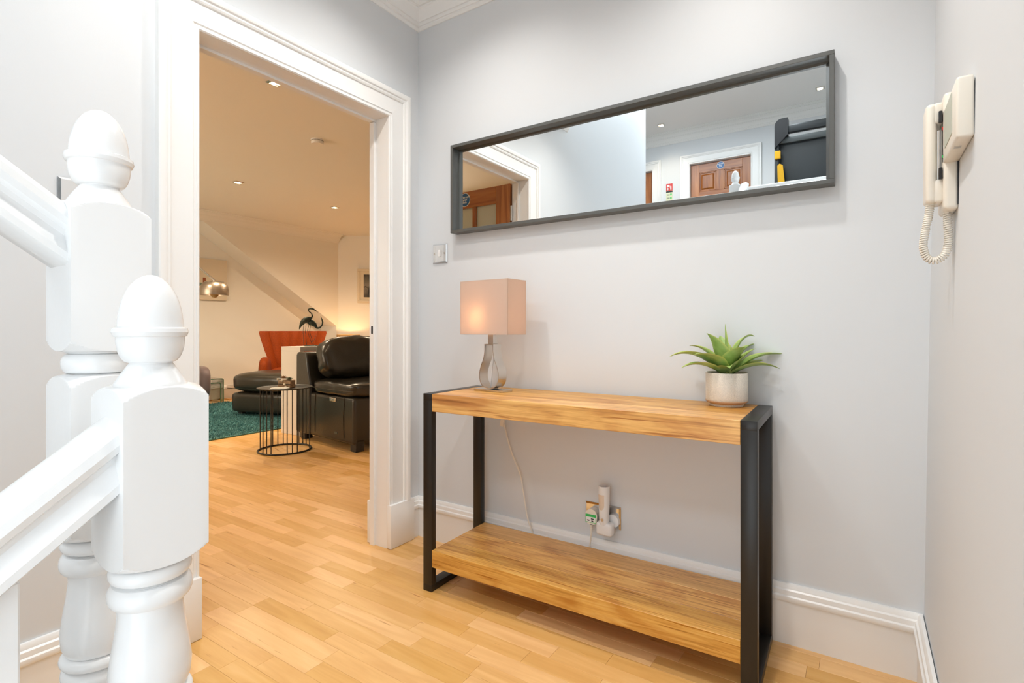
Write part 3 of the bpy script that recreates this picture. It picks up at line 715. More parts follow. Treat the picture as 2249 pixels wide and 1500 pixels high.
b.tube([(-sw + .002, 0, s0 + .004), (sw - .002, 0, s0 + .004)], .001, 6); b.tube([(0, -sd + .002, s0 + .004), (0, sd - .002, s0 + .004)], .001, 6)
b.done('wire_frame', 'chrome', lp)['kind'] = 'stuff'
bl = [(.011, .238), (.011, .262), (.014, .270), (.021, .288), (.022, .300), (.017, .314), (.008, .322), (.0005, .324)]
B().lathe(bl, 20).done('bulb', 'lampbulb', lp, 40, loc=(-.030, 0, 0))
B().lathe([(.013, .232), (.013, .246)], 16).done('bulb_holder', 'whiteplastic', lp, 40, loc=(-.030, 0, 0))
d = bpy.data.lights.new('lamp_light', 'POINT'); d.energy = .6; d.color = (1, .72, .45); d.shadow_soft_size = .035
o = bpy.data.objects.new('lamp_light', d); COL.objects.link(o); o.parent = lp; o.location = (-.034, -.012, .296)
# lamp flex hanging behind the table with its inline switch
cb = empty('lamp_flex', (.52, -.025, .1), 0, 'cream lamp flex with inline switch hanging under the table top', 'cable')
pts = [(.515, -.022, .735), (.519, -.022, .66), (.524, -.024, .600), (.533, -.024, .575), (.544, -.024, .533), (.560, -.024, .490), (.579, -.024, .450), (.599, -.0235, .412), (.614, -.024, .374), (.622, -.025, .335), (.630, -.0255, .300), (.637, -.026, .262), (.648, -.028, .215), (.672, -.028, .160), (.70, -.028, .10), (.76, -.030, .03), (.84, -.030, .004), (.90, -.030, .03), (.934, -.029, .172), (.941, -.036, .205), (.944, -.0385, .226)]
B().tube([(p[0] - .52, p[1] + .025, p[2] - .1) for p in spline(pts, 5)], .0027, 8).done('flex', 'creamplastic', cb, 40)
mtx = Matrix.Translation((.001, -.0, .512)) @ Matrix.Rotation(R(12), 4, 'Y')
B().box(-.009, .009, -.008, .008, -.026, .026, .003, 2, mtx).done('inline_switch', 'creamplastic', cb, 40)

# ------------------------------------------------------------------ potted agave
pt = empty('potted_agave', (1.448, -.092, H), 0, 'green artificial agave in a speckled cream pot', 'potted plant')
B().lathe([(.0005, .0), (.050, .0), (.051, .002), (.052, .0085), (.050, .0095), (.0595, .0125), (.0632, .017), (.0640, .024), (.0640, .1060), (.0632, .1072), (.0616, .1072), (.0606, .1060), (.060, .095), (.0005, .095)], 48, cap=False).done('pot', 'ceramic', pt, 35)
B().lathe([(.0522, .0085), (.0598, .0122), (.0632, .0160), (.0640, .0190), (.0645, .0180), (.0638, .0150), (.0604, .0115), (.0524, .0076)], 48, cap=False).done('bare_clay_edge', 'clayrim', pt, 35)
B().lathe([(.0005, .101), (.03, .102), (.0602, .098), (.0602, .096), (.0005, .096)], 32, cap=False).done('soil', 'soil', pt, 40)
RV, TV, UV = Vector((cs, sn, 0)), Vector((sn, -cs, 0)), Vector((0, 0, 1))
leaves = [  # tip r, t, u ; bend (mid r,t,u) ; width ; roll
    ((-.185, .000, .052), (-.105, .01, .090), .050, 0), ((-.158, .035, .018), (-.095, .03, .050), .036, 0), ((-.072, .020, .128), (-.030, .012, .100), .046, .2),
    ((-.100, -.060, .085), (-.05, -.03, .090), .040, 0), ((-.002, -.006, .158), (.0, -.012, .07), .034, 1.45), ((.005, -.065, .120), (.002, -.03, .085), .046, 0),
    ((.100, -.020, .118), (.045, -.012, .135), .034, -.3), ((.122, -.050, .090), (.062, -.030, .095), .036, -.2), ((.022, .085, .085), (.012, .035, .075), .052, 0),
    ((.202, .000, .056), (.100, .005, .080), .036, 0), ((.148, .050, .016), (.080, .040, .048), .044, 0), ((.163, -.045, .026), (.090, -.025, .055), .036, 0),
    ((-.035, .110, .022), (-.012, .055, .040), .046, .3), ((.070, .050, .080), (.040, .028, .060), .030, .3), ((-.125, .060, .062), (-.060, .035, .066), .052, 0), ((.05, -.11, .05), (.03, -.05, .07), .04, 0), ((-.06, -.12, .05), (-.03, -.05, .07), .04, 0)]
for (tip, mid, wd, roll) in leaves:
    conv = lambda q: RV * q[0] + TV * q[1] + UV * (q[2] + .106)
    base = conv((tip[0] * .06, tip[1] * .06, -.008)); c = bez(base, conv(mid), conv(tip), 14)
    vs, fs, ev = [], [], []
    for i, p in enumerate(c):
        t = i / 14; tg = (c[min(i + 1, 14)] - c[max(i - 1, 0)]).normalized(); side = tg.cross(UV)
        if side.length < .2: side = tg.cross(TV)
        side.normalize(); side = Matrix.Rotation(roll, 3, tg) @ side; nr = side.cross(tg).normalized()
        hwid = wd * 1.36 / 2 * (.62 + .38 * math.sin(min(1, t / .5) * math.pi / 2)) * (1 - max(0, (t - .40) / .60) ** 1.15) + .0006
        th = .0022 * (1 - t * .75)
        for j, s in enumerate((-1, -.55, 0, .55, 1)):
            vs.append(tuple(p + side * s * hwid + nr * (hwid * .40 * s * s))); ev.append(abs(s))
        for j, s in enumerate((-1, -.55, 0, .55, 1)):
            vs.append(tuple(p + side * s * hwid * .985 + nr * (hwid * .40 * s * s) - nr * th * (1.05 - abs(s) * .8))); ev.append(abs(s))
    for i in range(14):
        a, q = i * 10, (i + 1) * 10
        for j in range(4): fs += [(a + j, a + j + 1, q + j + 1, q + j), (a + 5 + j + 1, a + 5 + j, q + 5 + j, q + 5 + j + 1)]
        fs += [(a, q, q + 5, a + 5), (a + 4, a + 9, q + 9, q + 4)]
    me = bpy.data.meshes.new('leaf'); me.from_pydata(vs, [], fs); me.polygons.foreach_set('use_smooth', [True] * len(me.polygons))
    at = me.attributes.new('edge', 'FLOAT', 'POINT'); at.data.foreach_set('value', ev); me.set_sharp_from_angle(angle=R(60))
    new('leaf', me, 'leaf', pt)

# ------------------------------------------------------------------ switches, socket, torch
def plate(name, loc, rot, w, h, lab, cat, grp=None):
    t = empty(name, loc, 0, lab, cat, grp); t.rotation_euler = rot
    e = .006; b = B(); b.loft([(-w / 2, 0, -h / 2), (w / 2, 0, -h / 2), (w / 2, 0, h / 2), (-w / 2, 0, h / 2)], [(-w / 2, -.003, -h / 2), (w / 2, -.003, -h / 2), (w / 2, -.003, h / 2), (-w / 2, -.003, h / 2)])
    b.loft([(-w / 2, -.003, -h / 2), (w / 2, -.003, -h / 2), (w / 2, -.003, h / 2), (-w / 2, -.003, h / 2)], [(-w / 2 + e, -.008, -h / 2 + e), (w / 2 - e, -.008, -h / 2 + e), (w / 2 - e, -.008, h / 2 - e), (-w / 2 + e, -.008, h / 2 - e)])
    b.done('face_plate', 'chrome', t); return t
t = plate('light_switch', (.143, -.0002, 1.366), (0, 0, 0), .090, .090, 'chrome light switch with white rocker beside the mirror', 'light switch', 'chrome switches')
B().box(-.009, .009, -.012, -.007, -.016, .016, .0015).done('rocker', 'whiteplastic', t)
for s in (-1, 1): B().tube([(s * .031, -.0075, 0), (s * .031, -.0092, 0)], .004, 12).done('screw', 'nickel', t)
t = plate('light_switch', (.0002, -1.352, 1.374), (0, 0, R(90)), .086, .090, 'chrome switch on the wall behind the taller newel', 'light switch', 'chrome switches')
B().box(-.009, .009, -.012, -.007, -.016, .016, .0015).done('rocker', 'whiteplastic', t)
t = plate('double_socket', (.977, -.0002, .2835), (0, 0, 0), .147, .088, 'polished chrome double wall socket under the console table', 'socket')
for s in (-1, 1): B().box(s * .012 - .007, s * .012 + .007, -.0125, -.0075, .012, .032, .001).done('rocker', 'chrome', t)
B().box(-.072, -.002, -.0084, -.0078, -.035, .012).done('socket_insert', 'nickel', t) if False else None
t = empty('mains_plug', (.943, -.0085, .283), 0, 'cream mains plug with green test label in the wall socket', 'plug')
b = B(); b.prism(arc((0, .003), .025, math.pi, 0, 12) + [(.022, -.024), (.012, -.031), (-.012, -.031), (-.022, -.024)], 'y', 0, -.030); b.done('body', 'creamplastic', t)
B().box(-.023, .021, -.0312, -.0302, -.024, .008, .0002).done('test_label', 'green', t)
B().box(-.021, .019, -.0316, -.0311, -.022, -.002).done('label_field', 'white', t)
for q in ((-.016, -.006, -.018, -.014), (.0, .012, -.011, -.007), (.002, .010, -.019, -.015)): B().box(q[0], q[1], -.0319, -.0315, q[2], q[3]).done('label_mark', 'black', t)
b = B()
for i in range(5): b.lathe([(.0065 - .0006 * i, 0), (.0065 - .0006 * i, -.0045)], 12, mtx=Matrix.Translation((.001, -.030, -.031 - .0058 * i)))
b.lathe([(.0045, 0), (.003, -.03)], 12, mtx=Matrix.Translation((.001, -.030, -.031))); b.done('strain_relief', 'creamplastic', t, 40)
t = empty('night_light_torch', (1.012, -.0085, .262), 0, 'white plug-in rechargeable torch standing in its charger', 'torch')
b = B(); b.prism(arc((.0, .0), .024, math.pi, 0, 12) + [(.024, -.012), (.015, -.022), (-.015, -.022), (-.024, -.012)], 'y', 0, -.014); b.done('plug_disc', 'whiteplastic', t, 40, loc=(.012, 0, .015))
B().box(-.041, .024, -.052, -.014, -.037, .014, .012, 4).done('charger_cup', 'whiteplastic', t, 40)
c0 = Matrix.Translation((-.012, -.036, 0))
B().lathe([(.0175, .004), (.0180, .012), (.0195, .05), (.0210, .095), (.0215, .128), (.0215, .1475), (.0195, .150), (.0175, .148), (.0160, .143), (.0005, .141)], 28, mtx=c0, cap=False).done('torch_body', 'whiteplastic', t, 35)
B().lathe([(.0155, .1435), (.006, .1418)], 20, mtx=c0).done('lens', 'chrome', t, 35)
vs, fs = [], []
for i in range(9):
    for j in range(9):
        a = -math.pi / 2 + R(-38) + R(76) * i / 8; tt = j / 8; z = .062 + .058 * tt
        lim = 1 if tt > .25 else (.35 + .65 * math.sqrt(tt / .25)); a = -math.pi / 2 - R(14) + (a + math.pi / 2) * lim
        rr = .0195 + (z - .05) / .045 * .0015 + .0006; vs.append((rr * math.cos(a), rr * math.sin(a), z))
for i in range(8):
    for j in range(8): fs.append((i * 9 + j, (i + 1) * 9 + j, (i + 1) * 9 + j + 1, i * 9 + j + 1))
M['lens'] = simple('frosted_cream_lens', (.72, .60, .48), .4)
b = B(); b.raw(vs, fs, c0); b.done('light_window', 'lens', t, 60)
B().tube([(-.012, -.0545, .026), (-.012, -.0568, .026)], .0055, 14).done('button', 'nickel', t)

# ------------------------------------------------------------------ entry phone on the right wall
ph = empty('entry_phone', (tilt(1.4), -.49, 1.36), 0, 'cream video entry phone with handset and coiled cord on the right wall', 'entry phone')
WX = .0005
B().box(-.026, -WX, -.185, .012, -.012, .098, .005, 3).done('monitor_body', 'creamplastic', ph, 40)
B().box(-.0272, -.0258, -.135, -.035, .012, .088, .0004).done('screen', 'frosted', ph)
B().box(-.026, -WX, -.012, .085, -.108, .135, .008, 3).done('cradle', 'creamplastic', ph, 40)
B().box(-.0045, .0002, -.188, .014, -.016, .096).done('wall_plate', 'nickel', ph) if False else None
B().box(-.004, -.001, -.0135, -.011, -.10, -.008).done('shadow_gap', 'dark', ph)
B().box(-.022, -.012, -.130, -.118, -.0135, -.0115).done('call_button', 'nickel', ph)
b = B(); b.box(-.054, -.034, .004, .064, -.088, .122, .009, 4); b.box(-.040, -.024, .004, .064, .078, .122, .005, 3); b.box(-.040, -.024, .004, .064, -.088, -.040, .005, 3); b.done('handset', 'creamplastic', ph, 40)
for z in (.088, -.030): B().box(-.033, -.027, -.006, .003, z - .012, z + .012, .001).done('hook_switch', 'dark', ph)
B().box(-.0275, -.0258, -.004, .002, .060, .066).done('red_indicator', 'red', ph)
B().box(-.0275, -.0258, -.004, .002, .002, .007).done('green_indicator', 'green', ph)
path = spline([(-.044, .030, -.086), (-.047, .030, -.110), (-.0535, .030, -.150), (-.056, .030, -.178), (-.050, .030, -.200), (-.036, .030, -.208), (-.020, .030, -.196), (-.014, .030, -.170), (-.015, .030, -.135), (-.016, .030, -.108)], 60)
hel = []; Lh = 0; up = Vector((0, 1, 0))
for i, p in enumerate(path):
    tg = (path[min(i + 1, len(path) - 1)] - path[max(i - 1, 0)]).normalized(); n2 = tg.cross(up).normalized()
    if i: Lh += (p - path[i - 1]).length
    a = Lh / .0047 * 2 * math.pi; hel.append(p + (up * math.cos(a) + n2 * math.sin(a)) * .0062)
B().tube(hel, .0021, 6).done('coiled_cord', 'creamplastic', ph, 60)

# ------------------------------------------------------------------ living room furniture
# rug
rg = empty('shag_rug', (-4.27, .44, 0), 0, 'teal shaggy rug under the leather ottoman', 'rug')
B().box(-1.185, 1.185, -1.55, 1.55, .0005, .014, .004).done('backing', 'teal', rg)
rr = random.Random(5); vs, fs = [], []
for i in range(26000):
    x = rr.uniform(-1.18, 1.18); y = rr.uniform(-.35, 1.54)
    if x < -.2 and rr.random() < .35: continue
    a = rr.uniform(0, 6.28); h = rr.uniform(.012, .024); q = .004 + rr.random() * .003; lx, ly = rr.gauss(0, .012), rr.gauss(0, .012)
    k = len(vs); z = .012
    vs += [(x + q * math.cos(a), y + q * math.sin(a), z), (x + q * math.cos(a + 2.1), y + q * math.sin(a + 2.1), z), (x + q * math.cos(a + 4.2), y + q * math.sin(a + 4.2), z), (x + lx, y + ly, z + h)]
    fs += [(k, k + 1, k + 3), (k + 1, k + 2, k + 3), (k + 2, k, k + 3)]
me = bpy.data.meshes.new('pile'); me.from_pydata(vs, [], fs); po = new('pile', me, 'teal', rg); po['kind'] = 'stuff'

# leather recliner sofa facing +x: its armless near end shows the seat side with the recliner buttons
so = empty('leather_sofa', (-2.5645, 1.062, 0), R(-7.26), 'dark brown leather recliner sofa behind the wire table', 'sofa')
def soft(o, wd=.02):
    q = o.modifiers.new('soft', 'BEVEL'); q.width = wd; q.segments = 4; q.limit_method = 'ANGLE'; return o
soft(B().box(.02, .950, .012, 1.95, .055, .445).done('seat_base', 'leather', so, 40), .03)
b = B(); b.prism([(.0, .06), (.25, .06), (.262, .50), (.215, .66), (.195, .775), (.17, .80), (.03, .80), (.004, .775)], 'y', .002, 1.96); soft(b.done('back_frame', 'leather', so, 40), .018)
for x0 in (.335, .800): B().tube([(x0, .0105, .10), (x0 - .006, .0085, .28), (x0 + .012, .0105, .44)], .0026, 6).done('seam', 'leather', so, 50)
for k_, (y0, y1) in enumerate(((.0, .95), (.965, 1.93))):
    yc_, yl_ = (y0 + y1) / 2, y1 - y0
    B().cushion(.600, yc_, .500, .755, yl_, .125, 6, 16, .12, .010, 9, seed=3 + k_).done('seat_cushion', 'leather', so, 60)
    bm_ = Matrix.Translation((.36, yc_ + .02, .745)) @ Matrix.Rotation(R(-14), 4, 'Y')
    bc = B(); bc.cushion(0, 0, 0, .27, yl_ - .03, .40, 3.4, 22, 0, .016, 9, bm_, seed=9 + k_); o_ = bc.done('back_cushion', 'leather', so, 70)
    for v in o_.data.vertices:      # gathered vertical creases of the soft cushion
        c_ = v.co; w_ = max(0, 1 - abs(c_.z - .72) / .22)
        v.co.x += .016 * w_ * noise.noise(Vector((c_.y * 19 + c_.z * 5, c_.z * 3.0, k_)))
    B().tube([(.232, y0 + .006, .497), (.55, y0 - .003, .492), (.955, y0 + .004, .497)], .0042, 6).done('cushion_piping', 'leather', so, 50)
b = B(); b.box(.585, .680, .004, .012, .395, .428, .004, 2); b.done('control_plate', 'nickel', so, 40)
for x0 in (.610, .655): B().tube([(x0, .006, .4115), (x0, -.001, .4115)], .009, 14).done('control_button', 'chrome', so, 40)
B().box(.655, .705, .008, .0128, .125, .142, .001).done('maker_tag', 'treadlite', so)
for x0 in (.03, .865):
    for y0 in (.03, 1.85): B().box(x0, x0 + .085, y0, y0 + .08, .0, .10, .004).done('foot', 'dark', so)

# leather ottoman
ot = empty('leather_ottoman', (-3.95, 1.77, .036), R(18.7), 'dark brown leather ottoman standing on the teal rug', 'ottoman')
B().cushion(0, 0, .135, .84, .62, .235, 9, 12, 0, .004, 8).done('base', 'leather', ot, 50)
B().cushion(0, 0, .360, .90, .66, .225, 4.0, 14, .10, .006, 7).done('cushion', 'leather', ot, 60)
B().tube([(-.42, -.325, .300), (-.2, -.338, .296), (.2, -.338, .296), (.42, -.325, .300)], .004, 6).done('piping', 'leather', ot, 50)
for x0 in (-.34, .28):
    for y0 in (-.25, .19): B().box(x0, x0 + .06, y0, y0 + .06, 0, .03, .003).done('foot', 'dark', ot)

# white console running beside the sofa arm, with the crane sculpture
wc = empty('white_console', (-2.75, 1.72, 0), 0, 'white laminate console with open sides beside the sofa arm', 'console')
B().box(-.15, .15, -.585, .585, .80, .84, .0015).done('top', 'whitelam', wc)
for y0 in (-.585, .545): B().box(-.15, .15, y0, y0 + .04, 0, .80, .0015).done('end_panel', 'whitelam', wc)
cr = empty('crane_sculpture', (-2.75, 1.36, .84), .5855, 'dark bronze sculpture of two cranes on the white console', 'sculpture')
B().lathe([(.062, 0), (.062, .006), (.056, .009)], 28).done('base', 'bronze', cr, 40, loc=(.0, 0, 0))
k = .001087
def cp(x, z, y=0): return ((x - 480) * k, y, (430 - z) * k)
def bird(name, body, neck, legs, yy):
    t = empty(name, (0, yy, 0)); t.parent = cr
    B().tube(spline([cp(*p[:2]) for p in body], 5), [r for r in _interp([p[2] for p in body], 5)], 12).done('body', 'bronze', t, 60)
    B().tube(spline([cp(*p[:2]) for p in neck], 5), [r for r in _interp([p[2] for p in neck], 5)], 10).done('neck', 'bronze', t, 60)
    for lg in legs: B().tube([cp(*p) for p in lg], .0022, 6).done('leg', 'bronze', t, 60)
def _interp(v, n):
    o = []
    for a, c in zip(v, v[1:]): o += [a + (c - a) * i / n for i in range(n)]
    return o + [v[-1]]
bird('standing_crane', [(376, 276, .002), (388, 245, .012), (408, 212, .024), (438, 190, .031), (470, 178, .022), (490, 172, .010)],
     [(478, 178, .012), (494, 160, .008), (490, 134, .006), (468, 113, .006), (459, 98, .006), (472, 87, .007), (498, 88, .009), (520, 100, .006), (548, 121, .0012)],
     [[(420, 215), (412, 300), (418, 424)], [(440, 215), (432, 300), (446, 424)]], -.012)
bird('bowing_crane', [(420, 190, .006), (445, 200, .024), (478, 212, .031), (505, 232, .024), (522, 252, .012)],
     [(512, 242, .014), (530, 262, .010), (556, 258, .008), (575, 236, .007), (581, 208, .008), (574, 184, .006), (563, 155, .0012)],
     [[(458, 225), (440, 290), (488, 424)], [(470, 225), (462, 300), (500, 424)], [(500, 380), (520, 330)]], .016)

# wire side table
st = empty('wire_side_table', (-2.20, .716, 0), .5855, 'round black wire side table in front of the sofa', 'side table')
b = B(); b.tube([(.206 * math.cos(a), .206 * math.sin(a), .007) for a in [i * 2 * math.pi / 48 for i in range(48)]], .007, 8, closed=True); b.done('base_ring', 'wire', st, 60)
B().lathe([(.0005, .520), (.196, .520), (.208, .5225), (.214, .528), (.216, .527), (.210, .519), (.199, .516), (.0005, .516)], 48, cap=False).done('tray_top', 'wire', st, 40)
for g in (180, 0, 117, 129, 141, -118, -107, -96, 80, 69, 58, -62, -51, -40):
    a = R(g); B().tube([(.206 * math.cos(a), .206 * math.sin(a), .007), (.206 * math.cos(a), .206 * math.sin(a), .522)], .0042, 6).done('rod', 'wire', st, 60)
# succulent box and coaster on it
RVx = lambda r, t: (-2.20 + RV.x * r + TV.x * t, .716 + RV.y * r + TV.y * t)
sx, sy = RVx(.012, -.01)
sb = empty('succulent_box', (sx, sy, .520), .45, 'small rustic wooden box of succulents on the wire side table', 'potted plant')
M['bark'] = simple('driftwood', (.34, .22, .13), .8, bump=.5, bscale=60, vary=.4)
B().box(-.055, .055, -.04, .04, 0, .062, .004, 2).done('box', 'bark', sb)
B().box(-.057, .057, -.042, -.040, .030, .034).done('split_line', 'blackgap', sb)
M['succ'] = simple('grey_green_succulent', (.13, .16, .10), .6, vary=.3, bscale=40); M['blossom'] = simple('cream_blossom', (.72, .64, .52), .6)
for (cx_, cy_, cz_, r_, mt_) in ((.032, -.012, .066, .036, 'succ'), (-.028, .0, .075, .038, 'bark'), (.0, .022, .064, .03, 'succ')):
    ro = empty('rosette', (cx_, cy_, cz_)); ro.parent = sb
    pm = None
    for ring_, (nn_, tilt_, ln) in enumerate(((9, .35, 1.0), (7, .85, .8), (5, 1.25, .55))):
        for i in range(nn_):
            if pm is None:
                b = B(); b.raw([(0, 0, -.002), (.4, -.2, .0), (.75, -.22, .02), (1, 0, .06), (.75, .22, .02), (.4, .2, 0), (.45, 0, -.09)], [(0, 1, 6), (1, 2, 6), (2, 3, 6), (3, 4, 6), (4, 5, 6), (5, 0, 6), (0, 5, 4, 3, 2, 1)]); pm = b.mesh('leaf')
                pm.materials.append(M[mt_])
            lo = new('petal', pm, None, ro); lo.rotation_euler = (0, -tilt_, 2 * math.pi * (i + ring_ * .5) / nn_); lo.scale = (r_ * ln,) * 3
for (x_, y_, z_) in ((-.062, -.03, .07), (-.018, -.044, .062), (.006, -.046, .032), (.018, -.044, .012)):
    B().cushion(0, 0, 0, .022, .016, .018, 2, 4).done('blossom', 'blossom', sb, 60, loc=(x_, y_, z_))
cx_, cy_ = RVx(.010, .115)
co = empty('drinks_coaster', (cx_, cy_, .520), .5855, 'white oblong tray lying at the front of the wire side table', 'tray')
B().cushion(0, 0, .007, .145, .07, .014, 6, 6).done('tray', 'white', co, 50)

# rust velvet wing chair
wch = empty('wing_armchair', (-4.78, 2.52, 0), R(53), 'rust orange velvet wing armchair with channelled back', 'armchair')
nch = 7
for i in range(nch):
    f0, f1 = -1 + 2 * i / nch, -1 + 2 * (i + 1) / nch
    rowsz = [(.40, .29, .27), (.55, .31, .28), (.70, .365, .30), (.85, .415, .325), (.955, .445, .345), (.985, .440, .36)]
    vs, fs = [], []; nj = 7
    for z, wv_, yb in rowsz:
        for j in range(nj):
            f = f0 + (f1 - f0) * j / (nj - 1); bul = .022 * math.sin(math.pi * j / (nj - 1)); vs.append((wv_ * f, yb - .06 - bul - .12 * abs(f) ** 3, z))
        for j in range(nj - 1, -1, -1):
            f = f0 + (f1 - f0) * j / (nj - 1); vs.append((wv_ * f, yb + .035 - .12 * abs(f) ** 3, z))
    q = 2 * nj
    for a in range(len(rowsz) - 1):
        for j in range(q): fs.append((a * q + j, a * q + (j + 1) % q, (a + 1) * q + (j + 1) % q, (a + 1) * q + j))
    fs += [tuple(range(q))[::-1], tuple(range((len(rowsz) - 1) * q, len(rowsz) * q))]
    b = B(); b.raw(vs, fs); b.done('back_channel', 'velvet', wch, 50)
for s in (-1, 1):
    b = B(); b.cushion(s * .345, -.06, .42, .13, .60, .42, 3.5, 10, 0, .006, 8); b.done('arm', 'velvet', wch, 60)
B().cushion(0, -.06, .40, .58, .60, .16, 4, 10, .12).done('seat_cushion', 'velvet', wch, 60)
B().cushion(0, .0, .255, .72, .62, .16, 8, 8).done('seat_base', 'velvet', wch, 60)
for sx_ in (-.28, .28):
    for sy_ in (-.24, .24): B().tube([(sx_, sy_, .19), (sx_ * 1.06, sy_ * 1.06, 0)], [.022, .013], 12).done('leg', 'dark', wch, 60)

# plum tub chair, mostly behind the door casing
pc = empty('plum_tub_chair', (-5.36, 1.255, .036), R(75), 'grey plum upholstered tub chair at the left edge of the doorway view', 'armchair')
B().cushion(0, 0, .30, .50, .50, .14, 5, 8, .1).done('seat_cushion', 'plum', pc, 60)
for s in (-1, 1): B().cushion(s * .30, -.02, .30, .13, .60, .40, 3.6, 8).done('arm', 'plum', pc, 60)
B().cushion(0, .27, .40, .62, .12, .60, 4, 8).done('backrest', 'plum', pc, 60)
B().cushion(0, .0, .17, .62, .56, .14, 8, 6).done('seat_base', 'plum', pc, 60)
for sx_ in (-.24, .24):
    for sy_ in (-.22, .22): B().tube([(sx_, sy_, .10), (sx_, sy_, 0)], .016, 10).done('leg', 'dark', pc)

# nest of two bent glass tables
def bent(nm, x0, y0, hgt, wid, dep, lab):
    t = empty(nm, (x0, y0, 0), 0, lab, 'glass table', 'nest of glass tables')
    r_ = .03; prof = [(-wid, 0), (-wid, hgt - r_)] + arc((-wid + r_, hgt - r_), r_, math.pi, math.pi / 2, 6) + arc((-r_, hgt - r_), r_, math.pi / 2, 0, 6) + [(0, 0)]
    inn_ = [(-wid + .01, 0), (-wid + .01, hgt - r_)] + arc((-wid + r_, hgt - r_), r_ - .01, math.pi, math.pi / 2, 6) + arc((-r_, hgt - r_), r_ - .01, math.pi / 2, 0, 6) + [(-.01, 0)]
    vs, fs = [], []; n_ = len(prof)
    for xx in (-dep, 0):
        for p in prof: vs.append((xx, p[0], p[1]))
        for p in inn_: vs.append((xx, p[0], p[1]))
    for i in range(n_ - 1): fs += [(i, i + 1, 2 * n_ + i + 1, 2 * n_ + i), (n_ + i, n_ + i + 1, 3 * n_ + i + 1, 3 * n_ + i)]
    b = B(); b.raw(vs, fs); b.done('bent_glass', 'glass', t, 40)
    ef = []
    for i in range(n_ - 1): ef += [(i, i + 1, n_ + i + 1, n_ + i), (2 * n_ + i, 2 * n_ + i + 1, 3 * n_ + i + 1, 3 * n_ + i)]
    b = B(); b.tube([(.0, (p[0] + q[0]) / 2, (p[1] + q[1]) / 2) for p, q in zip(prof, inn_)], .0055, 6); b.done('polished_edge', 'glassedge', t, 50)
    return t
bent('glass_table', -5.57, 1.985, .330, .32, .30, 'larger bent glass table of the nest beside the ottoman')
bent('glass_table', -5.55, 1.935, .278, .24, .27, 'smaller bent glass table nested under the larger one')

# arc lamp
M['dome'] = simple('smoked_nickel', (0.42, 0.36, 0.30), 0.34, 1.0)
al = empty('arc_floor_lamp', (-4.93, -.45, .0), 0, 'chrome arc floor lamp with domed head in front of the canvas', 'floor lamp')
hx, hy, hz = .603, 1.675, 1.545
B().cushion(0, 0, .05, .30, .30, .10, 8, 6).done('marble_base', 'whitelam', al, 40)
B().tube(spline([(0, 0, .08), (-.01, -.02, .9), (.03, .08, 1.75), (.15, .45, 2.12), (.33, .95, 2.10), (.49, 1.38, 1.83), (hx - .012, hy - .035, 1.60), (hx, hy, hz + .01)], 10), .012, 10).done('arc_stem', 'chrome', al, 60)
hd_ = Matrix.Translation((hx, hy, hz))
B().lathe([(.098, .0), (.118, -.012), (.138, -.045), (.147, -.085), (.148, -.128), (.146, -.148), (.1435, -.148), (.1455, -.128), (.1445, -.085), (.1355, -.047), (.1165, -.015), (.098, -.003)], 40, mtx=hd_, cap=False).done('dome', 'dome', al, 40)
b = B()
for rr_ in (.02, .045, .07, .093): b.lathe([(rr_ - .006, .004), (rr_, .006), (rr_ + .004, .004), (rr_, .001)], 28, mtx=hd_, cap=False)
for i in range(10): a = i * math.pi / 5; b.tube([(.012 * math.cos(a), .012 * math.sin(a), .003), (.1 * math.cos(a), .1 * math.sin(a), .003)], .004, 6, mtx=hd_)
gr = b.done('vent_grille', 'nickel', al, 40); gr['kind'] = 'stuff'
B().lathe([(.0005, -.178), (.025, -.172), (.042, -.150), (.044, -.120), (.030, -.075), (.018, -.06)], 24, mtx=hd_).done('bulb', 'lampbrown', al, 50)
d = bpy.data.lights.new('arc_lamp_light', 'POINT'); d.energy = 3; d.color = WARM; d.shadow_soft_size = .04
o = bpy.data.objects.new('arc_lamp_light', d); COL.objects.link(o); o.parent = al; o.location = (hx, hy, hz - .05)

# canvas and framed print
cv = empty('canvas_print', (LX + .001, 1.80, 1.72), 0, 'pale unframed canvas print behind the arc lamp', 'picture')
B().box(0, .030, -.415, .413, -.293, .293, .002).done('canvas', 'canvas', cv)
for q in ((.075, .115, -.06, .02, 'rustprint'), (.155, .185, -.045, -.025, 'rustprint'), (.24, .262, -.10, -.02, 'rustprint'), (-.10, .06, -.10, -.055, 'greenprint'), (.20, .24, -.09, -.075, 'rustprint')):
    B().box(.0301, .0312, q[0], q[1], q[2], q[3]).done('painted_shape', q[4], cv)
pw = Vector((-5.325, 4.106)); cpos = pw + ed * .25
pf = empty('framed_print', (cpos.x + .688 * .002, cpos.y - .725 * .002, 1.75), math.atan2(.688, .725), 'cream framed black and white beach print beside the doorway edge', 'picture')
fwid, fh, fk = .25, .29, .045
for (x0, x1, z0, z1) in ((-fwid, fwid, fh - fk, fh), (-fwid, fwid, -fh, -fh + fk), (-fwid, -fwid + fk, -fh + fk, fh - fk), (fwid - fk, fwid, -fh + fk, fh - fk)):
    B().box(x0, x1, -.028, 0, z0, z1, .006, 2).done('frame_bar', 'creamframe', pf)
B().box(-fwid + fk, fwid - fk, -.010, -.002, -fh + fk, fh - fk).done('mount', 'creamframe', pf)
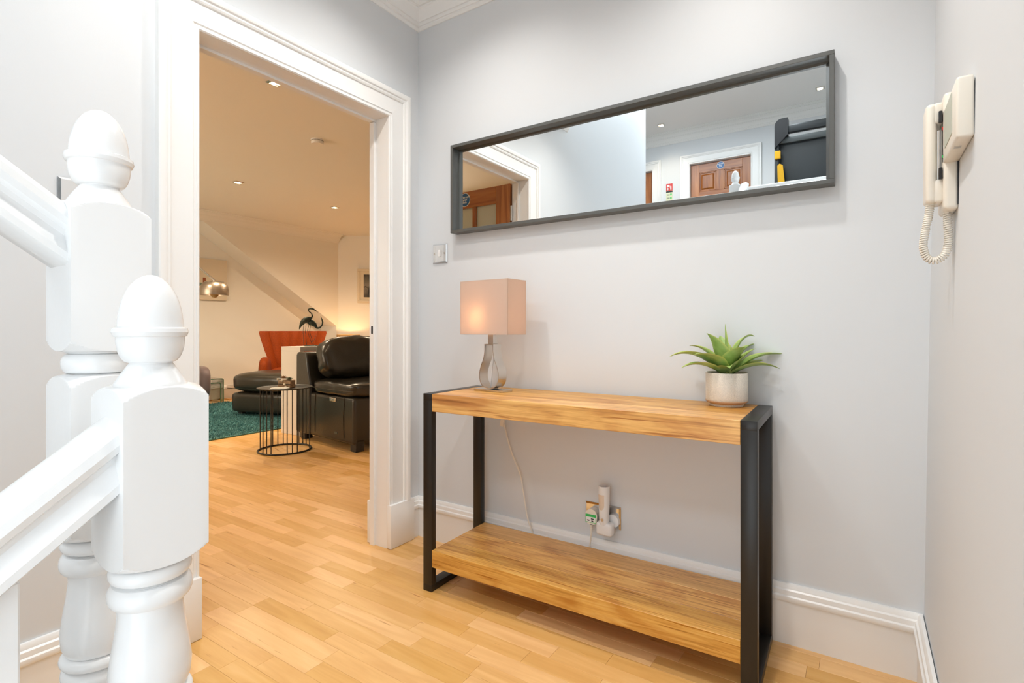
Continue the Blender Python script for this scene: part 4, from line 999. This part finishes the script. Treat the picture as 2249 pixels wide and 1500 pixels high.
def m_beach():
    m, nt, b_ = nodes('beach_photograph'); tc = N(nt, 'ShaderNodeTexCoord'); sp = N(nt, 'ShaderNodeSeparateXYZ'); L(nt, tc.outputs['Object'], sp.inputs[0])
    nz = N(nt, 'ShaderNodeTexNoise'); nz.inputs['Scale'].default_value = 14; nz.inputs['Detail'].default_value = 6; L(nt, tc.outputs['Object'], nz.inputs['Vector'])
    ma = N(nt, 'ShaderNodeMath', operation='MULTIPLY_ADD'); ma.inputs[1].default_value = .16; L(nt, nz.outputs[0], ma.inputs[0]); L(nt, sp.outputs['Z'], ma.inputs[2])
    mr = N(nt, 'ShaderNodeMapRange'); mr.inputs['From Min'].default_value = -.14; mr.inputs['From Max'].default_value = .28; L(nt, ma.outputs[0], mr.inputs['Value'])
    L(nt, ramp(nt, [(0, (.03, .027, .022)), (.30, (.14, .12, .10)), (.42, (.22, .20, .17)), (.45, (.05, .045, .04)), (.5, (.24, .22, .19)), (.85, (.12, .11, .09)), (1, (.05, .045, .04))], mr.outputs[0]), b_.inputs['Base Color'])
    return m
M['beach'] = m_beach()
B().box(-.145, .145, -.012, -.010, -.195, .195).done('photograph', 'beach', pf)
b = B(); b.raw([(-.085, -.0125, -.19), (-.03, -.0125, -.19), (-.058, -.0125, -.01)], [(0, 1, 2)]); b.done('breakwater', 'black', pf)

# lit drum lamp on a small table behind the sofa
lt_ = empty('drum_table_lamp', (-5.167, 3.79, .50), 0, 'lit table lamp with drum shade glowing behind the sofa', 'lamp')
B().lathe([(.07, 0), (.07, .015), (.02, .03), (.035, .08), (.045, .13), (.02, .19), (.012, .24)], 24).done('base', 'lampbrown', lt_, 40)
B().lathe([(.185, .235), (.185, .425), (.183, .425), (.183, .235)], 40, cap=False).done('shade', 'lampbrown', lt_, 40)
B().lathe([(.012, .24), (.03, .28), (.025, .32), (.0005, .335)], 16).done('bulb', 'lampbulb', lt_, 40)
d = bpy.data.lights.new('drum_lamp_light', 'POINT'); d.energy = 4; d.color = (1, .62, .28); d.shadow_soft_size = .03
o = bpy.data.objects.new('drum_lamp_light', d); COL.objects.link(o); o.parent = lt_; o.location = (0, 0, .36)
tt = empty('lamp_table', (-5.167, 3.79, 0), 0, 'small round lamp table hidden behind the sofa', 'side table')
B().lathe([(.20, .475), (.205, .485), (.20, .50)], 32).done('top', 'lampbrown', tt, 40); B().lathe([(.15, 0), (.03, .03), (.025, .475)], 24).done('pedestal', 'lampbrown', tt, 40)
